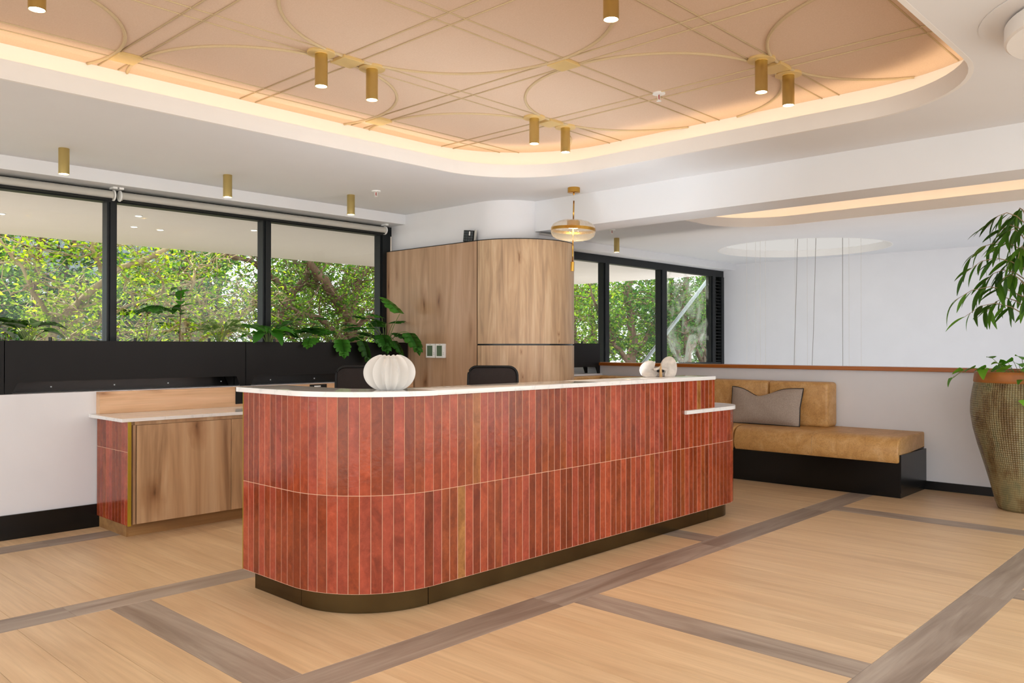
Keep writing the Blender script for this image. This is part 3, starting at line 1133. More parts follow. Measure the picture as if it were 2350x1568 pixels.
def outlet(x0, x1, z0, z1, lab, kind):
    t = thing('power_outlet', lab, 'power outlet', ((x0 + x1) / 2, 6.703, z0), group='power outlets in the upstand')
    obj('plate', bx(x0, x1, 6.692, 6.7028, z0, z1, bev=.002), M['black'], t)
    if kind == 3:
        for k in range(3):
            so = B()
            zc = z0 + .042 + k * .034
            lathe(so, [(.0001, -.004), (.013, -.004), (.015, 0), (.0001, 0)], 0, 0, 16)
            bmesh.ops.rotate(so, verts=so.verts, cent=(0, 0, 0), matrix=Matrix.Rotation(radians(90), 3, 'X'))
            bmesh.ops.scale(so, vec=(1.25, 1, .9), verts=so.verts)
            bmesh.ops.translate(so, verts=so.verts, vec=(x0 + .062, 6.690, zc))
            obj('socket', so, M['chairb'], t, smooth=True)
    else:
        obj('label_strip', bx(x0 + .045, x0 + .115, 6.690, 6.6925, z1 - .024, z1 - .012), M['white'], t)
        for k in range(2):
            obj('socket', bx(x0 + .03 + k * .06, x0 + .06 + k * .06, 6.6895, 6.6925, z0 + .03, z0 + .06), M['chairb'], t)


outlet(3.585, 3.705, .902, 1.047, 'dark outlet plate with three sockets left of the tiled desk', 3)
outlet(4.335, 4.52, .935, 1.047, 'dark outlet plate with a white label above the desk counter', 2)

# ------------------------------------------------------------------ planters on the ledge
PZ0, PZ1 = 1.141, 1.448


def planter(x0, x1, y0, y1, lab):
    t = thing('planter_box', lab, 'planter', ((x0 + x1) / 2, (y0 + y1) / 2, ZL), group='black planters on the window ledge')
    b = B()
    th = .006
    box(b, x0, x1, y0, y0 + th, PZ0, PZ1)
    box(b, x0, x1, y1 - th, y1, PZ0, PZ1)
    box(b, x0, x0 + th, y0 + th, y1 - th, PZ0, PZ1)
    box(b, x1 - th, x1, y0 + th, y1 - th, PZ0, PZ1)
    box(b, x0 + th, x1 - th, y0 + th, y1 - th, PZ0, PZ0 + th)
    obj('box', b, M['black'], t)
    obj('soil', bx(x0 + th, x1 - th, y0 + th, y1 - th, PZ1 - .06, PZ1 - .035), M['soil'], t)
    for (lx, sx) in ((x0, 1), (x1, -1)):
        for (ly, sy) in ((y0, 1), (y1, -1)):
            l = B()
            w = .085
            pts = [(lx, PZ0), (lx + sx * w, PZ0), (lx + sx * w * .55, ZL + .0008), (lx, ZL + .0008)]
            a = [l.verts.new((px, ly, pz)) for px, pz in pts]
            c = [l.verts.new((px, ly + sy * .012, pz)) for px, pz in pts]
            l.faces.new(a)
            l.faces.new(c[::-1])
            for i in range(4):
                l.faces.new((a[i], a[(i + 1) % 4], c[(i + 1) % 4], c[i]))
            obj('leg', l, M['black'], t)
    n = max(2, int((x1 - x0) / .55))
    for k in range(n):
        x = x0 + (x1 - x0) * (k + .5) / n
        obj('filler_cap', tube(B(), [(x, y0 + .05, PZ1 - .04), (x, y0 + .05, PZ1 + .028)], .012, 10), M['blackg'], t, smooth=True)
    return t


planter(-.1, 1.826, 6.80, 7.02, 'black planter box cut off by the left edge')
planter(1.832, 3.733, 6.80, 7.02, 'long black planter box above the oak cabinet')
planter(3.739, 5.600, 6.80, 7.02, 'black planter box whose right end meets the oak pod')
planter(6.80, 8.695, 6.60, 6.82, 'black planter box right of the oak pod, by the timber rail')

# ------------------------------------------------------------------ plants


def leaf_bm(L, W, prof, n=8, fold=.25, droop=.4, wave=0, lobes=None, tone=False):
    """leaf along +X, face up +Z; prof(t) gives relative half width"""
    b = B()
    rows_ = []
    for i in range(n + 1):
        t = i / n
        w = W * prof(t)
        a = droop * t
        x = L * (sin(a) / droop if droop else t) * 1.0
        z = -L * ((1 - cos(a)) / droop if droop else 0)
        wz = wave * sin(t * 9) * w
        rows_.append((b.verts.new((x, -w, z + w * fold + wz)), b.verts.new((x, 0, z)), b.verts.new((x, w, z + w * fold - wz))))
    for p_, q_ in zip(rows_, rows_[1:]):
        for k in (0, 1):
            try:
                b.faces.new((p_[k], p_[k + 1], q_[k + 1], q_[k]))
            except ValueError:
                pass
    return b


def mesh_of(bm, name, mat, smooth=True):
    bmesh.ops.remove_doubles(bm, verts=bm.verts, dist=1e-5)
    me = bpy.data.meshes.new(name)
    bm.to_mesh(me)
    bm.free()
    me.materials.append(mat)
    if smooth:
        for p_ in me.polygons:
            p_.use_smooth = True
    return me


LANCE = lambda t: (sin(pi * min(1, t * .96 + .02)) ** .85) * (1 - .25 * t) + .01
OVAL = lambda t: sin(pi * (t * .97 + .015)) ** .7
HEART = lambda t: max(.02, (1 - t) ** .62 * min(1, .5 + t * 5) * (1 - .25 * t)) if t < .98 else .02


def lobed(L, W, n=4):
    """lobed philodendron leaf: one blade whose edge runs through deep notches"""
    b = B()
    out = []
    for i in range(n):
        w = W * (.92, 1.0, .84, .56)[i]
        t0 = (.02, .25, .47, .68)[i]
        d = .22
        out += [(t0, w * .40), (t0 + d * .10 - .05, w * .80), (t0 + d * .45, w), (t0 + d * .80 + .05, w * .90), (t0 + d * .95, w * .55)]
    out.append((.94, W * .20))
    for s_ in (1, -1):
        mid, edge = [], []
        for k, (t, w) in enumerate(out):
            tm = t if k % 5 not in (1, 3) else out[k][0] + (.03 if k % 5 == 1 else -.03)
            mid.append(b.verts.new((L * tm, 0, -.30 * L * tm * tm)))
            edge.append(b.verts.new((L * t + .02 * L, s_ * w, -.30 * L * t * t + w * .25 - .9 * w * w / W * .5)))
        for k in range(len(out) - 1):
            b.faces.new((mid[k], mid[k + 1], edge[k + 1], edge[k]))
        tip = b.verts.new((L * 1.06, 0, -.32 * L))
        b.faces.new((mid[-1], tip, edge[-1]))
    return b


ML = {
    'dark': mesh_of(leaf_bm(.20, .048, OVAL, 8, .3, .7), 'leaf', M['leaf_d']),
    'vari': mesh_of(leaf_bm(.24, .040, LANCE, 8, .35, .8), 'leaf', M['leaf_v']),
    'strap': mesh_of(leaf_bm(.28, .045, OVAL, 10, .3, .9, .35), 'leaf', M['leaf_m']),
    'lobed': mesh_of(lobed(.20, .092), 'leaf', M['leaf_m']),
    'heart': mesh_of(leaf_bm(.085, .046, HEART, 8, .3, .6), 'leaf', M['leaf_p']),
    'ficus': mesh_of(leaf_bm(.205, .0205, LANCE, 7, .35, .55), 'leaf', M['leaf_f']),
    'oval': mesh_of(leaf_bm(.12, .034, OVAL, 7, .25, .5), 'leaf', M['leaf_m']),
}


def put_leaf(kind, root, p, yaw, pitch, roll=0, sc=1.0):
    """p world position of the leaf base; pitch up positive"""
    r0 = Vector(LOC[root.name])
    q = Euler((roll, -pitch, yaw), 'XYZ')
    return child('leaf', ML[kind], root, Vector(p) - r0, q, (sc, sc, sc))


def stalk(root, p0, p1, bend, r=.004, mat='stem'):
    p0, p1 = Vector(p0), Vector(p1)
    mid = (p0 + p1) / 2 + Vector((0, 0, bend))
    pts = [p0 * (1 - t) ** 2 + mid * 2 * t * (1 - t) + p1 * t * t for t in (0, .2, .4, .6, .8, 1)]
    obj('stem', tube(B(), pts, r, 5, r1=r * .7), M[mat], root, smooth='all')


def rosette(name, lab, x, y, kind, n, h, spread, scl, seed, up=.6):
    rd = random.Random(seed)
    t = thing(name, lab, 'plant', (x, y, PZ1 - .036))
    for k in range(n):
        yaw = 2 * pi * k / n + rd.uniform(-.4, .4)
        d = spread * rd.uniform(.35, 1)
        hh = h * rd.uniform(.55, 1)
        p1 = (x + cos(yaw) * d, y + sin(yaw) * d * .55, PZ1 + hh)
        stalk(t, (x + cos(yaw) * .015, y + sin(yaw) * .012, PZ1 - .036), p1, .04)
        put_leaf(kind, t, p1, yaw, rd.uniform(.0, up), rd.uniform(-.4, .4), scl * rd.uniform(.8, 1.15))
    return t


rosette('aglaonema', 'dark-leaved aglaonema in the leftmost planter', 1.72, 6.90, 'dark', 13, .13, .13, 1.1, 1)
rosette('aglaonema', 'dark-leaved aglaonema at the left end of the long planter', 2.02, 6.91, 'dark', 12, .12, .12, 1.0, 2)
t = thing('stalky_plant', 'tall thin philodendron with one leaf cluster, right of the first mullion', 'plant', (2.90, 6.91, PZ1 - .036))
stalk(t, (2.90, 6.91, PZ1 - .036), (2.97, 6.90, PZ1 + .30), .02, .005)
for k in range(6):
    put_leaf('lobed', t, (2.97, 6.90, PZ1 + .30), k * 1.05, -.1, 0, .85)
stalk(t, (2.90, 6.91, PZ1 - .036), (2.84, 6.90, PZ1 + .10), .02, .004)
put_leaf('oval', t, (2.84, 6.90, PZ1 + .10), 2.6, .3)
t = thing('slender_plant', 'slender red-stemmed sapling with drooping leaves in the long planter', 'plant', (3.18, 6.91, PZ1 - .036))
stalk(t, (3.18, 6.91, PZ1 - .036), (3.19, 6.90, PZ1 + .46), .0, .005, 'bark')
rd = random.Random(5)
for k in range(13):
    put_leaf('oval', t, (3.185, 6.90, PZ1 + .18 + .28 * k / 12), k * 2.4, rd.uniform(-.5, .5), 0, 1.1)
rosette('variegated_aglaonema', 'pale variegated aglaonema in the long planter', 3.55, 6.91, 'vari', 17, .14, .13, 1.05, 4, .9)
rosette('bird_nest_fern', 'broad wavy green fern before the second mullion', 4.02, 6.90, 'strap', 14, .10, .09, 1.0, 6, 1.0)
rosette('green_philodendron', 'low green philodendron just right of the second mullion', 4.40, 6.90, 'lobed', 10, .14, .16, .95, 8, .4)


def trailing(name, lab, x, y, specs, kind='lobed', sc=1.0):
    t = thing(name, lab, 'plant', (x, y, PZ1 - .036))
    for (dx, dy, dz, yaw, pit, s, bend) in specs:
        p1 = (x + dx, y + dy, PZ1 + dz)
        stalk(t, (x + dx * .1, y + dy * .1, PZ1 - .036), p1, bend, .0045)
        put_leaf(kind, t, p1, yaw, pit, 0, s * sc)
    return t


trailing('trailing_philodendron', 'philodendron whose leaf hangs over the planter front', 4.72, 6.90, [
    (-.22, -.05, .10, 3.4, .2, 1.0, .08), (.10, -.06, .16, .3, .3, 1.0, .08), (-.05, .0, .22, 1.9, .4, .9, .05), (.02, -.13, .03, -1.9, -.8, 1.0, .14),
    (.26, -.14, .02, -1.2, -1.0, 1.2, .16), (.20, .02, .12, .9, .2, .9, .07), (-.12, .04, .18, 2.6, .5, .9, .05), (-.30, -.10, .04, -2.4, -.3, .9, .1), (.34, -.02, .10, .2, .0, 1.0, .08)])
trailing('large_philodendron', 'large split-leaf philodendron reaching over the oak pod', 5.38, 6.90, [
    (-.20, -.06, .14, 3.3, .2, 1.25, .08), (-.05, -.08, .20, 2.6, .5, 1.1, .08), (-.32, .0, .06, 3.1, -.1, 1.15, .08), (.02, -.22, .30, 1.9, .9, 1.45, .05),
    (.04, -.34, .10, -1.5, -.7, 1.3, .12), (-.10, -.10, .06, -2.2, -.3, 1.0, .1), (-.02, .03, .26, 1.9, .5, 1.0, .06), (.04, -.12, .10, -1.4, -.2, 1.0, .07), (-.26, -.04, .24, 2.9, .4, 1.0, .04),
    (-.15, -.14, .08, -1.8, -.7, 1.1, .1), (-.38, -.06, .15, 3.5, .1, 1.1, .06), (-.10, .0, .16, 1.0, .6, 1.1, .06), (.06, -.05, .20, .3, .4, 1.0, .05), (.00, -.15, .02, -1.2, -.8, 1.0, .12)])
trailing('small_fern', 'small green plant in the planter right of the pod', 8.38, 6.70, [
    (-.05, -.02, .05, 2.6, .3, .6, .03), (.05, -.03, .03, .2, .4, .5, .03)], 'oval')
t = kids(t)

# ------------------------------------------------------------------ banquette
bq = thing('banquette', 'tan leather corner banquette on a black base along the low wall', 'bench', (8.3, 4.5, 0))
obj('base_panel', bx(8.00, 8.02, 2.625, 6.0, .055, .345), M['blackg'], bq)
obj('plinth', bx(8.008, 8.03, 2.612, 6.0, 0, .055), M['blackg'], bq)
obj('end_panel', bx(7.985, 8.715, 2.60, 2.62, .048, .402, bev=.001), M['blackg'], bq)
obj('plinth', bx(8.03, 8.70, 2.612, 2.632, 0, .048), M['blackg'], bq)
obj('base_frame', bx(8.03, 8.715, 2.69, 6.55, .05, .34), M['black'], bq)
obj('base_frame', bx(6.80, 8.03, 6.03, 6.57, .05, .34), M['black'], bq)


def cushion(name, x0, x1, y0, y1, z0, z1, r, lip=0):
    b = B()
    box(b, x0, x1, y0, y1, z0, z1, r, 4)
    if lip:
        box(b, x0 + .004, x0 + .055, y0 + .004, y1 - .004, z0 - lip, z0 + .05, .012, 2)
    return obj(name, b, M['leather'], bq, smooth=True)




def seat(y0, y1):
    pr = [(8.715, .405), (8.035, .405), (8.025, .345), (8.005, .325), (7.975, .325), (7.958, .345), (7.952, .40), (7.953, .45), (7.962, .490), (7.982, .522), (8.012, .546), (8.055, .559), (8.10, .563), (8.715, .563)]
    b = B()
    a = [b.verts.new((x, y0, z)) for x, z in pr]
    c = [b.verts.new((x, y1, z)) for x, z in pr]
    fs = [b.faces.new(a), b.faces.new(c[::-1])]
    for i in range(len(pr)):
        k = (i + 1) % len(pr)
        b.faces.new((a[i], c[i], c[k], a[k]))
    bmesh.ops.bevel(b, geom=[e for f in fs for e in f.edges], offset=.017, segments=3, affect='EDGES', profile=.5)
    o = obj('seat_cushion', b, M['leather'], bq, smooth=True)
    return o, pr


sc1, pr_ = seat(2.615, 4.275)
obj('stitch_seam', tube(B(), [(x - .001, 3.43, z + .0005) for x, z in pr_[5:]], .0022, 5), M['bone_e'], sc1, smooth='all')
seat(4.292, 6.0)
cushion('seat_cushion', 6.80, 8.70, 6.01, 6.57, .403, .562, .045)
for (y0, y1) in ((3.478, 4.135), (4.143, 5.15), (5.158, 6.44)):
    cushion('back_cushion', 8.47, 8.715, y0, y1, .56, 1.030, .035)
cushion('back_cushion', 6.80, 8.71, 6.445, 6.575, .56, 1.032, .03)

# lumbar pillow
pil = thing('lumbar_pillow', 'taupe woven pillow with black piping on the tan banquette', 'pillow', (8.33, 4.13, .563), 0)
LOC[pil.name] = (0, 0, 0)
W2, H2 = .41, .205
NX, NZ = 28, 16


def pil_shape(u, v):
    # u,v in -1..1 ; dimpled top edge
    sag = .10 * max(0, v) ** 2 * math.exp(-((u + .15) / .42) ** 2)
    y = -u * W2 * (1 - .05 * (1 - v * v) * 0 + .0) * (1 - .04 * (1 - abs(v)))
    z = H2 + v * H2 * (1 - .03 * (1 - u * u)) - sag
    th = .105 * ((1 - abs(u) ** 2.6) ** .55) * ((1 - abs(v) ** 2.6) ** .55)
    return y, z, th


for side, nm, mt in ((-1, 'front_cover', 'pillow'), (1, 'back_cover', 'cream')):
    b = B()
    gr = []
    for i in range(NX + 1):
        col_ = []
        for j in range(NZ + 1):
            u, v = -1 + 2 * i / NX, -1 + 2 * j / NZ
            y, z, th = pil_shape(u, v)
            wr = .004 * sin(u * 9 + v * 5) * (1 - u * u) * (1 - v * v)
            col_.append(b.verts.new((side * (th + wr), y, z)))
        gr.append(col_)
    for i in range(NX):
        for j in range(NZ):
            b.faces.new((gr[i][j], gr[i + 1][j], gr[i + 1][j + 1], gr[i][j + 1]))
    obj(nm, b, M[mt], pil, smooth='all')
rim = [(-1 + 2 * i / 24, -1) for i in range(24)] + [(1, -1 + 2 * j / 14) for j in range(14)] + [(1 - 2 * i / 24, 1) for i in range(24)] + [(-1, 1 - 2 * j / 14) for j in range(14)]
obj('piping', loop_tube(B(), [(0, pil_shape(u, v)[0], pil_shape(u, v)[1]) for u, v in rim], .006, 6), M['piping'], pil, smooth='all')
pil.rotation_euler = (0, radians(14), 0)

# ------------------------------------------------------------------ big pot with ficus and pothos
PX, PY = 8.20, 1.638
pot = thing('tall_planter_pot', 'tall olive glazed jar planter with woven texture and terracotta rim', 'pot', (PX, PY, 0))
prof = [(.0001, 0), (.20, 0), (.222, .01), (.24, .06), (.275, .20), (.325, .38), (.375, .55), (.412, .70), (.430, .83), (.428, .93), (.415, 1.02), (.400, 1.10)]
obj('jar', lathe(B(), prof, PX, PY, 64, caps=False), M['pot'], pot, smooth='all')
rimp = [(.400, 1.095), (.405, 1.10), (.403, 1.125), (.398, 1.16), (.396, 1.185), (.385, 1.19), (.372, 1.185), (.37, 1.10), (.37, 1.0)]
obj('rim', lathe(B(), rimp, PX, PY, 64, caps=False), M['terra'], pot, smooth='all')
obj('soil', lathe(B(), [(.0001, 1.13), (.2, 1.135), (.371, 1.125)], PX, PY, 32, caps=False), M['soil'], pot)

fic = thing('ficus_tree', 'tall ficus with long narrow drooping leaves growing from the jar', 'tree', (PX, PY, 1.13))
rd = random.Random(21)
trunk = [(PX, PY, 1.12), (PX + .01, PY, 1.45), (PX - .0, PY + .01, 1.8), (PX + .01, PY + .0, 2.1), (PX + .0, PY, 2.5)]
obj('trunk', tube(B(), trunk, .016, 8, r1=.008), M['barkp'], fic, smooth='all')
nleaf = 0
dirL = Vector((-sin(radians(11.3)), cos(radians(11.3)), 0))          # towards the left in view
br_specs = []
for k in range(30):
    zb = 1.64 + .88 * (k / 29)
    yaw = k * 2.399
    br_specs.append((zb, yaw, rd.uniform(.26, .50) * (1.12 - .45 * (k / 29))))
for (zb, yaw, ln) in br_specs:
    p0 = Vector((PX, PY, zb))
    d = Vector((cos(yaw), sin(yaw), 0))
    if abs(d.x * ln) > .40 and d.x > 0:
        ln *= .7
    if d.y > .2:
        ln *= 1.18
    ptsb = [p0 + d * (ln * t) + Vector((0, 0, .16 * sin(t * 2.2) - .14 * t * t)) for t in (0, .25, .5, .75, 1)]
    obj('branch', tube(B(), ptsb, .0055, 5, r1=.002), M['barkp'], fic, smooth='all')
    for q in range(9):
        t = .25 + .75 * q / 8
        i = min(3, int(t * 4))
        f = t * 4 - i
        pp_ = ptsb[i].lerp(ptsb[i + 1], f)
        yw = yaw + rd.uniform(-.9, .9)
        put_leaf('ficus', fic, pp_, yw, rd.uniform(-1.35, -.25), rd.uniform(-.7, .7), rd.uniform(.75, 1.2))
        nleaf += 1

pth = thing('pothos', 'bright green trailing pothos spilling over the jar rim', 'plant', (PX, PY, 1.13))
rd = random.Random(3)
for k in range(26):
    yaw = 2.399 * k
    r_ = rd.uniform(.12, .33)
    h_ = rd.uniform(.05, .16)
    p1 = (PX + cos(yaw) * r_, PY + sin(yaw) * r_, 1.14 + h_)
    stalk(pth, (PX + cos(yaw) * r_ * .5, PY + sin(yaw) * r_ * .5, 1.13), p1, .03, .003)
    put_leaf('heart', pth, p1, yaw + rd.uniform(-.6, .6), rd.uniform(-.5, .6), rd.uniform(-.5, .5), rd.uniform(1.0, 1.5))
for (yaw, ext, dz, n_) in ((1.95, .56, -.06, 3), (3.3, .46, -.22, 3), (2.6, .45, .02, 2), (4.0, .45, -.12, 3), (5.2, .44, -.2, 3)):
    q0 = Vector((PX + cos(yaw) * .25, PY + sin(yaw) * .25, 1.13))
    q1 = Vector((PX + cos(yaw) * .40, PY + sin(yaw) * .40, 1.215))
    q2 = Vector((PX + cos(yaw) * ext, PY + sin(yaw) * ext, 1.19 + dz))
    pts = [q0 * (1 - t) ** 2 + (q1 * 2 - (q0 + q2) / 2) * 2 * t * (1 - t) + q2 * t * t for t in [i / 8 for i in range(9)]]
    obj('vine', tube(B(), pts, .003, 5), M['stem'], pth, smooth='all')
    for i in range(n_):
        pt = pts[8 - i * 2]
        put_leaf('heart', pth, pt, yaw + (-1) ** i * .5, -.7 if i == 0 else -.1, .3, 1.25)

# ------------------------------------------------------------------ things on the counter
vx, vy = 2.80, 3.55
va = thing('ribbed_vase', 'squat white ribbed ceramic vase on the marble counter', 'vase', (vx, vy, ZT1))
NR = 13


vp = []
for i in range(25):
    ang = -1.08 + i / 24 * 2.30
    vp.append((.142 * cos(ang) ** .9, ZT1 + .001 + .19 * (sin(ang) - sin(-1.08)) / (sin(1.22) - sin(-1.08))))
vp = [(.0005, ZT1 + .001)] + vp + [(vp[-1][0] - .008, vp[-1][1] - .004), (vp[-1][0] + .01, vp[-1][1] - .06), (.0005, ZT1 + .08)]
b = B()
rings = []
NS = NR * 16
for (r_, z_) in vp:
    zz = (z_ - ZT1) / .19
    ring = []
    for k in range(NS):
        ph = pi * (k % 16) / 16
        dep = .36 * (sin(ph) ** .9) * min(1, max(0, r_ - .03) / .06)
        t_ = 2 * pi * k / NS + .05 * sin(zz * 5.5 + 2.1 * (k // 16)) * zz
        rr_ = r_ * (1 - dep)
        ring.append(b.verts.new((vx + rr_ * cos(t_), vy + rr_ * sin(t_), z_ - (.05 * dep if zz > .93 else 0))))
    rings.append(ring)
for p_, q_ in zip(rings, rings[1:]):
    for k in range(NS):
        b.faces.new((p_[k], p_[(k + 1) % NS], q_[(k + 1) % NS], q_[k]))
obj('vessel', b, M['plaster'], va, smooth=True)

# bone-like sculpture of two rounded plates
sx_, sy_ = 5.43, 3.54
scu = thing('plate_sculpture', 'aged white sculpture of two rounded plates on the counter', 'sculpture', (sx_, sy_, ZT1), 0)
LOC[scu.name] = (0, 0, 0)


def plate(cx, rx, rz, zc, tilt, bite):
    """upright rounded plate with a notch towards the middle, thickness along local y"""
    b = B()
    n = 40
    rings = []
    for k in range(n):
        a = 2 * pi * k / n
        r = 1.0
        da_ = abs(((a - bite + pi) % (2 * pi)) - pi)
        r *= 1 - .50 * math.exp(-(da_ / .33) ** 2)
        rings.append((cx + rx * r * cos(a), max(.0, zc + rz * r * sin(a))))
    lays = []
    for (f, y) in ((.0, .010), (.5, .004), (.90, -.010), (.97, -.011), (1, -.005), (1, .005), (.94, .012), (.5, .020), (.0, .024)):
        lays.append([b.verts.new((cx + (x - cx) * max(f, .02), y + .05 * ((x - cx) / rx) ** 2 * f * .5, max(0, zc + (z - zc) * max(f, .02)))) for x, z in rings])
    for p_, q_ in zip(lays, lays[1:]):
        for k in range(n):
            b.faces.new((p_[k], p_[(k + 1) % n], q_[(k + 1) % n], q_[k]))
    b.faces.new(lays[0][::-1])
    b.faces.new(lays[-1])
    return b


obj('left_plate', plate(-.082, .074, .072, .056, 0, .45), M['bone'], scu, smooth='all')
obj('right_plate', plate(.072, .066, .090, .070, 0, 3.6), M['bone'], scu, smooth='all')
sp_ = B()
tube(sp_, [(0, -.020, 0), (-.002, -.022, .05), (.004, -.012, .105)], [.013, .010, .001], 8)
obj('centre_spike', sp_, M['bone_e'], scu, smooth='all')
cc = B()
tube(cc, [(-.05, .0, .058), (-.02, -.006, .062), (0, -.002, .075), (.02, -.006, .062), (.05, 0, .058)], .012, 8)
obj('bridge', cc, M['bone'], scu, smooth='all')
for s in (-1, 1):
    h_ = B()
    bmesh.ops.create_uvsphere(h_, u_segments=10, v_segments=6, radius=.014)
    bmesh.ops.scale(h_, vec=(1, .5, .8), verts=h_.verts)
    bmesh.ops.translate(h_, verts=h_.verts, vec=(s * .017, -.012, .047))
    obj('hollow', h_, M['chairb'], scu, smooth='all')
scu.rotation_euler = (0, 0, radians(-46.7 + 4))

# ------------------------------------------------------------------ mesh office chairs


def make_chair(lab):
    t = thing('office_chair', lab, 'chair', (0, 0, 0), group='mesh office chairs behind the desk')
    LOC[t.name] = (0, 0, 0)
    # back faces -Y is the front; back sits at +Y
    zt, zb, hw = 1.235, .70, .205

    def bp(u, v):        # u -1..1, v 0..1
        return (u * hw * (1.0 + .06 * (1 - v)), .20 + .05 * v - .03 * (1 - u * u) + .02 * (1 - v), zb + v * (zt - zb))
    rim_ = []
    rc = .07
    for (cx, cz, a0) in ((hw - rc, zt - rc, 0), (-hw + rc, zt - rc, 90), (-hw + rc, zb + rc, 180), (hw - rc, zb + rc, 270)):
        for i in range(7):
            a = radians(a0 + 15 * i)
            x, z = cx + rc * cos(a), cz + rc * sin(a)
            v = (z - zb) / (zt - zb)
            q_ = bp(x / hw, v)
            rim_.append((q_[0], q_[1], z))
    obj('back_frame', loop_tube(B(), rim_, .011, 8), M['chairb'], t, smooth='all')
    b = B()
    ctr = b.verts.new(bp(0, .5))
    vs1 = [b.verts.new(q_) for q_ in rim_]
    vs2 = [b.verts.new((q_[0] * .8, bp(q_[0] * .8 / hw, (q_[2] - zb) / (zt - zb))[1], (q_[2] - (zt + zb) / 2) * .85 + (zt + zb) / 2)) for q_ in rim_]
    n_ = len(rim_)
    for i in range(n_):
        j = (i + 1) % n_
        b.faces.new((vs1[i], vs1[j], vs2[j], vs2[i]))
        b.faces.new((vs2[i], vs2[j], ctr))
    obj('mesh_back', b, M['mesh'], t, smooth='all')
    obj('seat', bx(-.235, .235, -.26, .20, .60, .665, bev=.028, seg=3), M['mesh'], t, smooth=True)
    obj('back_bar', tube(B(), [(0, .10, .59), (0, .24, .60), (0, .275, .70), (0, .262, .92)], .018, 8), M['chairb'], t, smooth='all')
    for s in (-1, 1):
        obj('armrest', tube(B(), [(s * .20, .05, .60), (s * .27, .05, .62), (s * .275, .03, .82), (s * .275, -.14, .83)], .014, 8), M['chairb'], t, smooth='all')
    obj('gas_column', tube(B(), [(0, 0, .10), (0, 0, .60)], .024, 12), M['chairb'], t, smooth=True)
    for k in range(5):
        a = 2 * pi * k / 5
        leg = obj('base_arm', tube(B(), [(0, 0, .11), (.16 * cos(a), .16 * sin(a), .095), (.29 * cos(a), .29 * sin(a), .065)], .018, 8, r1=.013), M['chairb'], t, smooth='all')
        c_ = lathe(B(), [(.001, -.022), (.024, -.022), (.026, 0), (.024, .022), (.001, .022)], 0, 0, 14, caps=False)
        bmesh.ops.rotate(c_, verts=c_.verts, cent=(0, 0, 0), matrix=Matrix.Rotation(radians(90), 3, 'X') )
        bmesh.ops.rotate(c_, verts=c_.verts, cent=(0, 0, 0), matrix=Matrix.Rotation(a, 3, 'Z'))
        bmesh.ops.translate(c_, verts=c_.verts, vec=(.29 * cos(a), .29 * sin(a), .0265))
        obj('caster', c_, M['chairb'], leg, smooth=True)
    return t


ch = make_chair('black mesh office chair in front of the oak pod')
ch.location = (4.74, 4.72, 0)
ch.rotation_euler = (0, 0, radians(-52))
dup(ch, (4.02, 5.42, 0), radians(-30), 'black mesh office chair partly hidden by the white vase')

# ------------------------------------------------------------------ lights on the ceiling


def downlight(x, y, z, lab, flange, group):
    t = thing('downlight', lab, 'ceiling light', (x, y, z), group=group)
    zt = z
    if flange:
        obj('flange', lathe(B(), [(.0001, z - .014), (.078, z - .014), (.080, z - .012), (.080, z)], x, y, 32, caps=False), M['plate'], t, smooth=True)
        zt = z - .0145
    b = lathe(B(), [(.0355, zt), (.0362, zt - .002), (.0362, zt - .183), (.0330, zt - .185), (.0330, zt - .172)], x, y, 32, caps=False)
    obj('tube_body', b, M['brass'], t, smooth=True)
    obj('diffuser', lathe(B(), [(.0001, zt - .176), (.033, zt - .176), (.033, zt - .172), (.0001, zt - .172)], x, y, 24, caps=False), M['lamp'], t)
    ld = bpy.data.lights.new('lamp', 'SPOT')
    ld.energy = LED_SPOT
    ld.color = (1, .90, .76)
    ld.spot_size = radians(88)
    ld.spot_blend = .7
    ld.shadow_soft_size = .03
    lo = bpy.data.objects.new('lamp', ld)
    COL.objects.link(lo)
    lo.parent = t
    lo.location = (0, 0, zt - .190 - z)
    return t


place = {(-2, 0): 'cut by the left top edge', (0, 0): 'over the left desk end', (2, 0): 'before the pendant', (2, -2): 'nearest the cove corner', (0, -2): 'cut by the top edge'}
for (i, j), w in place.items():
    for s in (-1, 1):
        downlight(LX0 + LDX * i + s * .18, LY0 + LDY * j, ZP, ('left' if s < 0 else 'right') + ' brass tube downlight of the pair ' + w, True, 'brass downlights on the peach panel')
for x, w in ((.84, 'farthest left by the window'), (2.10, 'left of the first mullion'), (3.36, 'before the second blind'), (4.60, 'nearest the wooden pod'), (8.82, 'before the far window')):
    if x > 1.5:
        downlight(x, 6.42, ZC, 'brass tube downlight on the white ceiling, ' + w, False, 'brass downlights on the white ceiling')


def sprinkler(x, y, z, lab):
    t = thing('sprinkler', lab, 'sprinkler', (x, y, z), group='fire sprinklers')
    obj('escutcheon', lathe(B(), [(.0001, z - .013), (.030, z - .013), (.042, z - .009), (.042, z)], x, y, 24, caps=False), M['white'], t, smooth=True)
    b = B()
    for s in (-1, 1):
        tube(b, [(x, y, z - .006), (x + s * .012, y, z - .02), (x + s * .010, y, z - .042), (x, y, z - .052)], .0028, 6)
    obj('frame_arms', b, M['white'], t)
    obj('glass_bulb', tube(B(), [(x, y, z - .012), (x, y, z - .044)], .0042, 8), M['red'], t, smooth='all')
    obj('deflector', lathe(B(), [(.0001, z - .056), (.017, z - .056), (.017, z - .053), (.0001, z - .053)], x, y, 16, caps=False), M['white'], t)


sprinkler(4.634, 6.08, ZC, 'white fire sprinkler on the ceiling before the oak pod')
sprinkler(4.667, 3.05, ZP, 'white fire sprinkler on the peach panel')
sprinkler(8.133, 5.99, ZC, 'small fire sprinkler on the far ceiling right of the pendant')

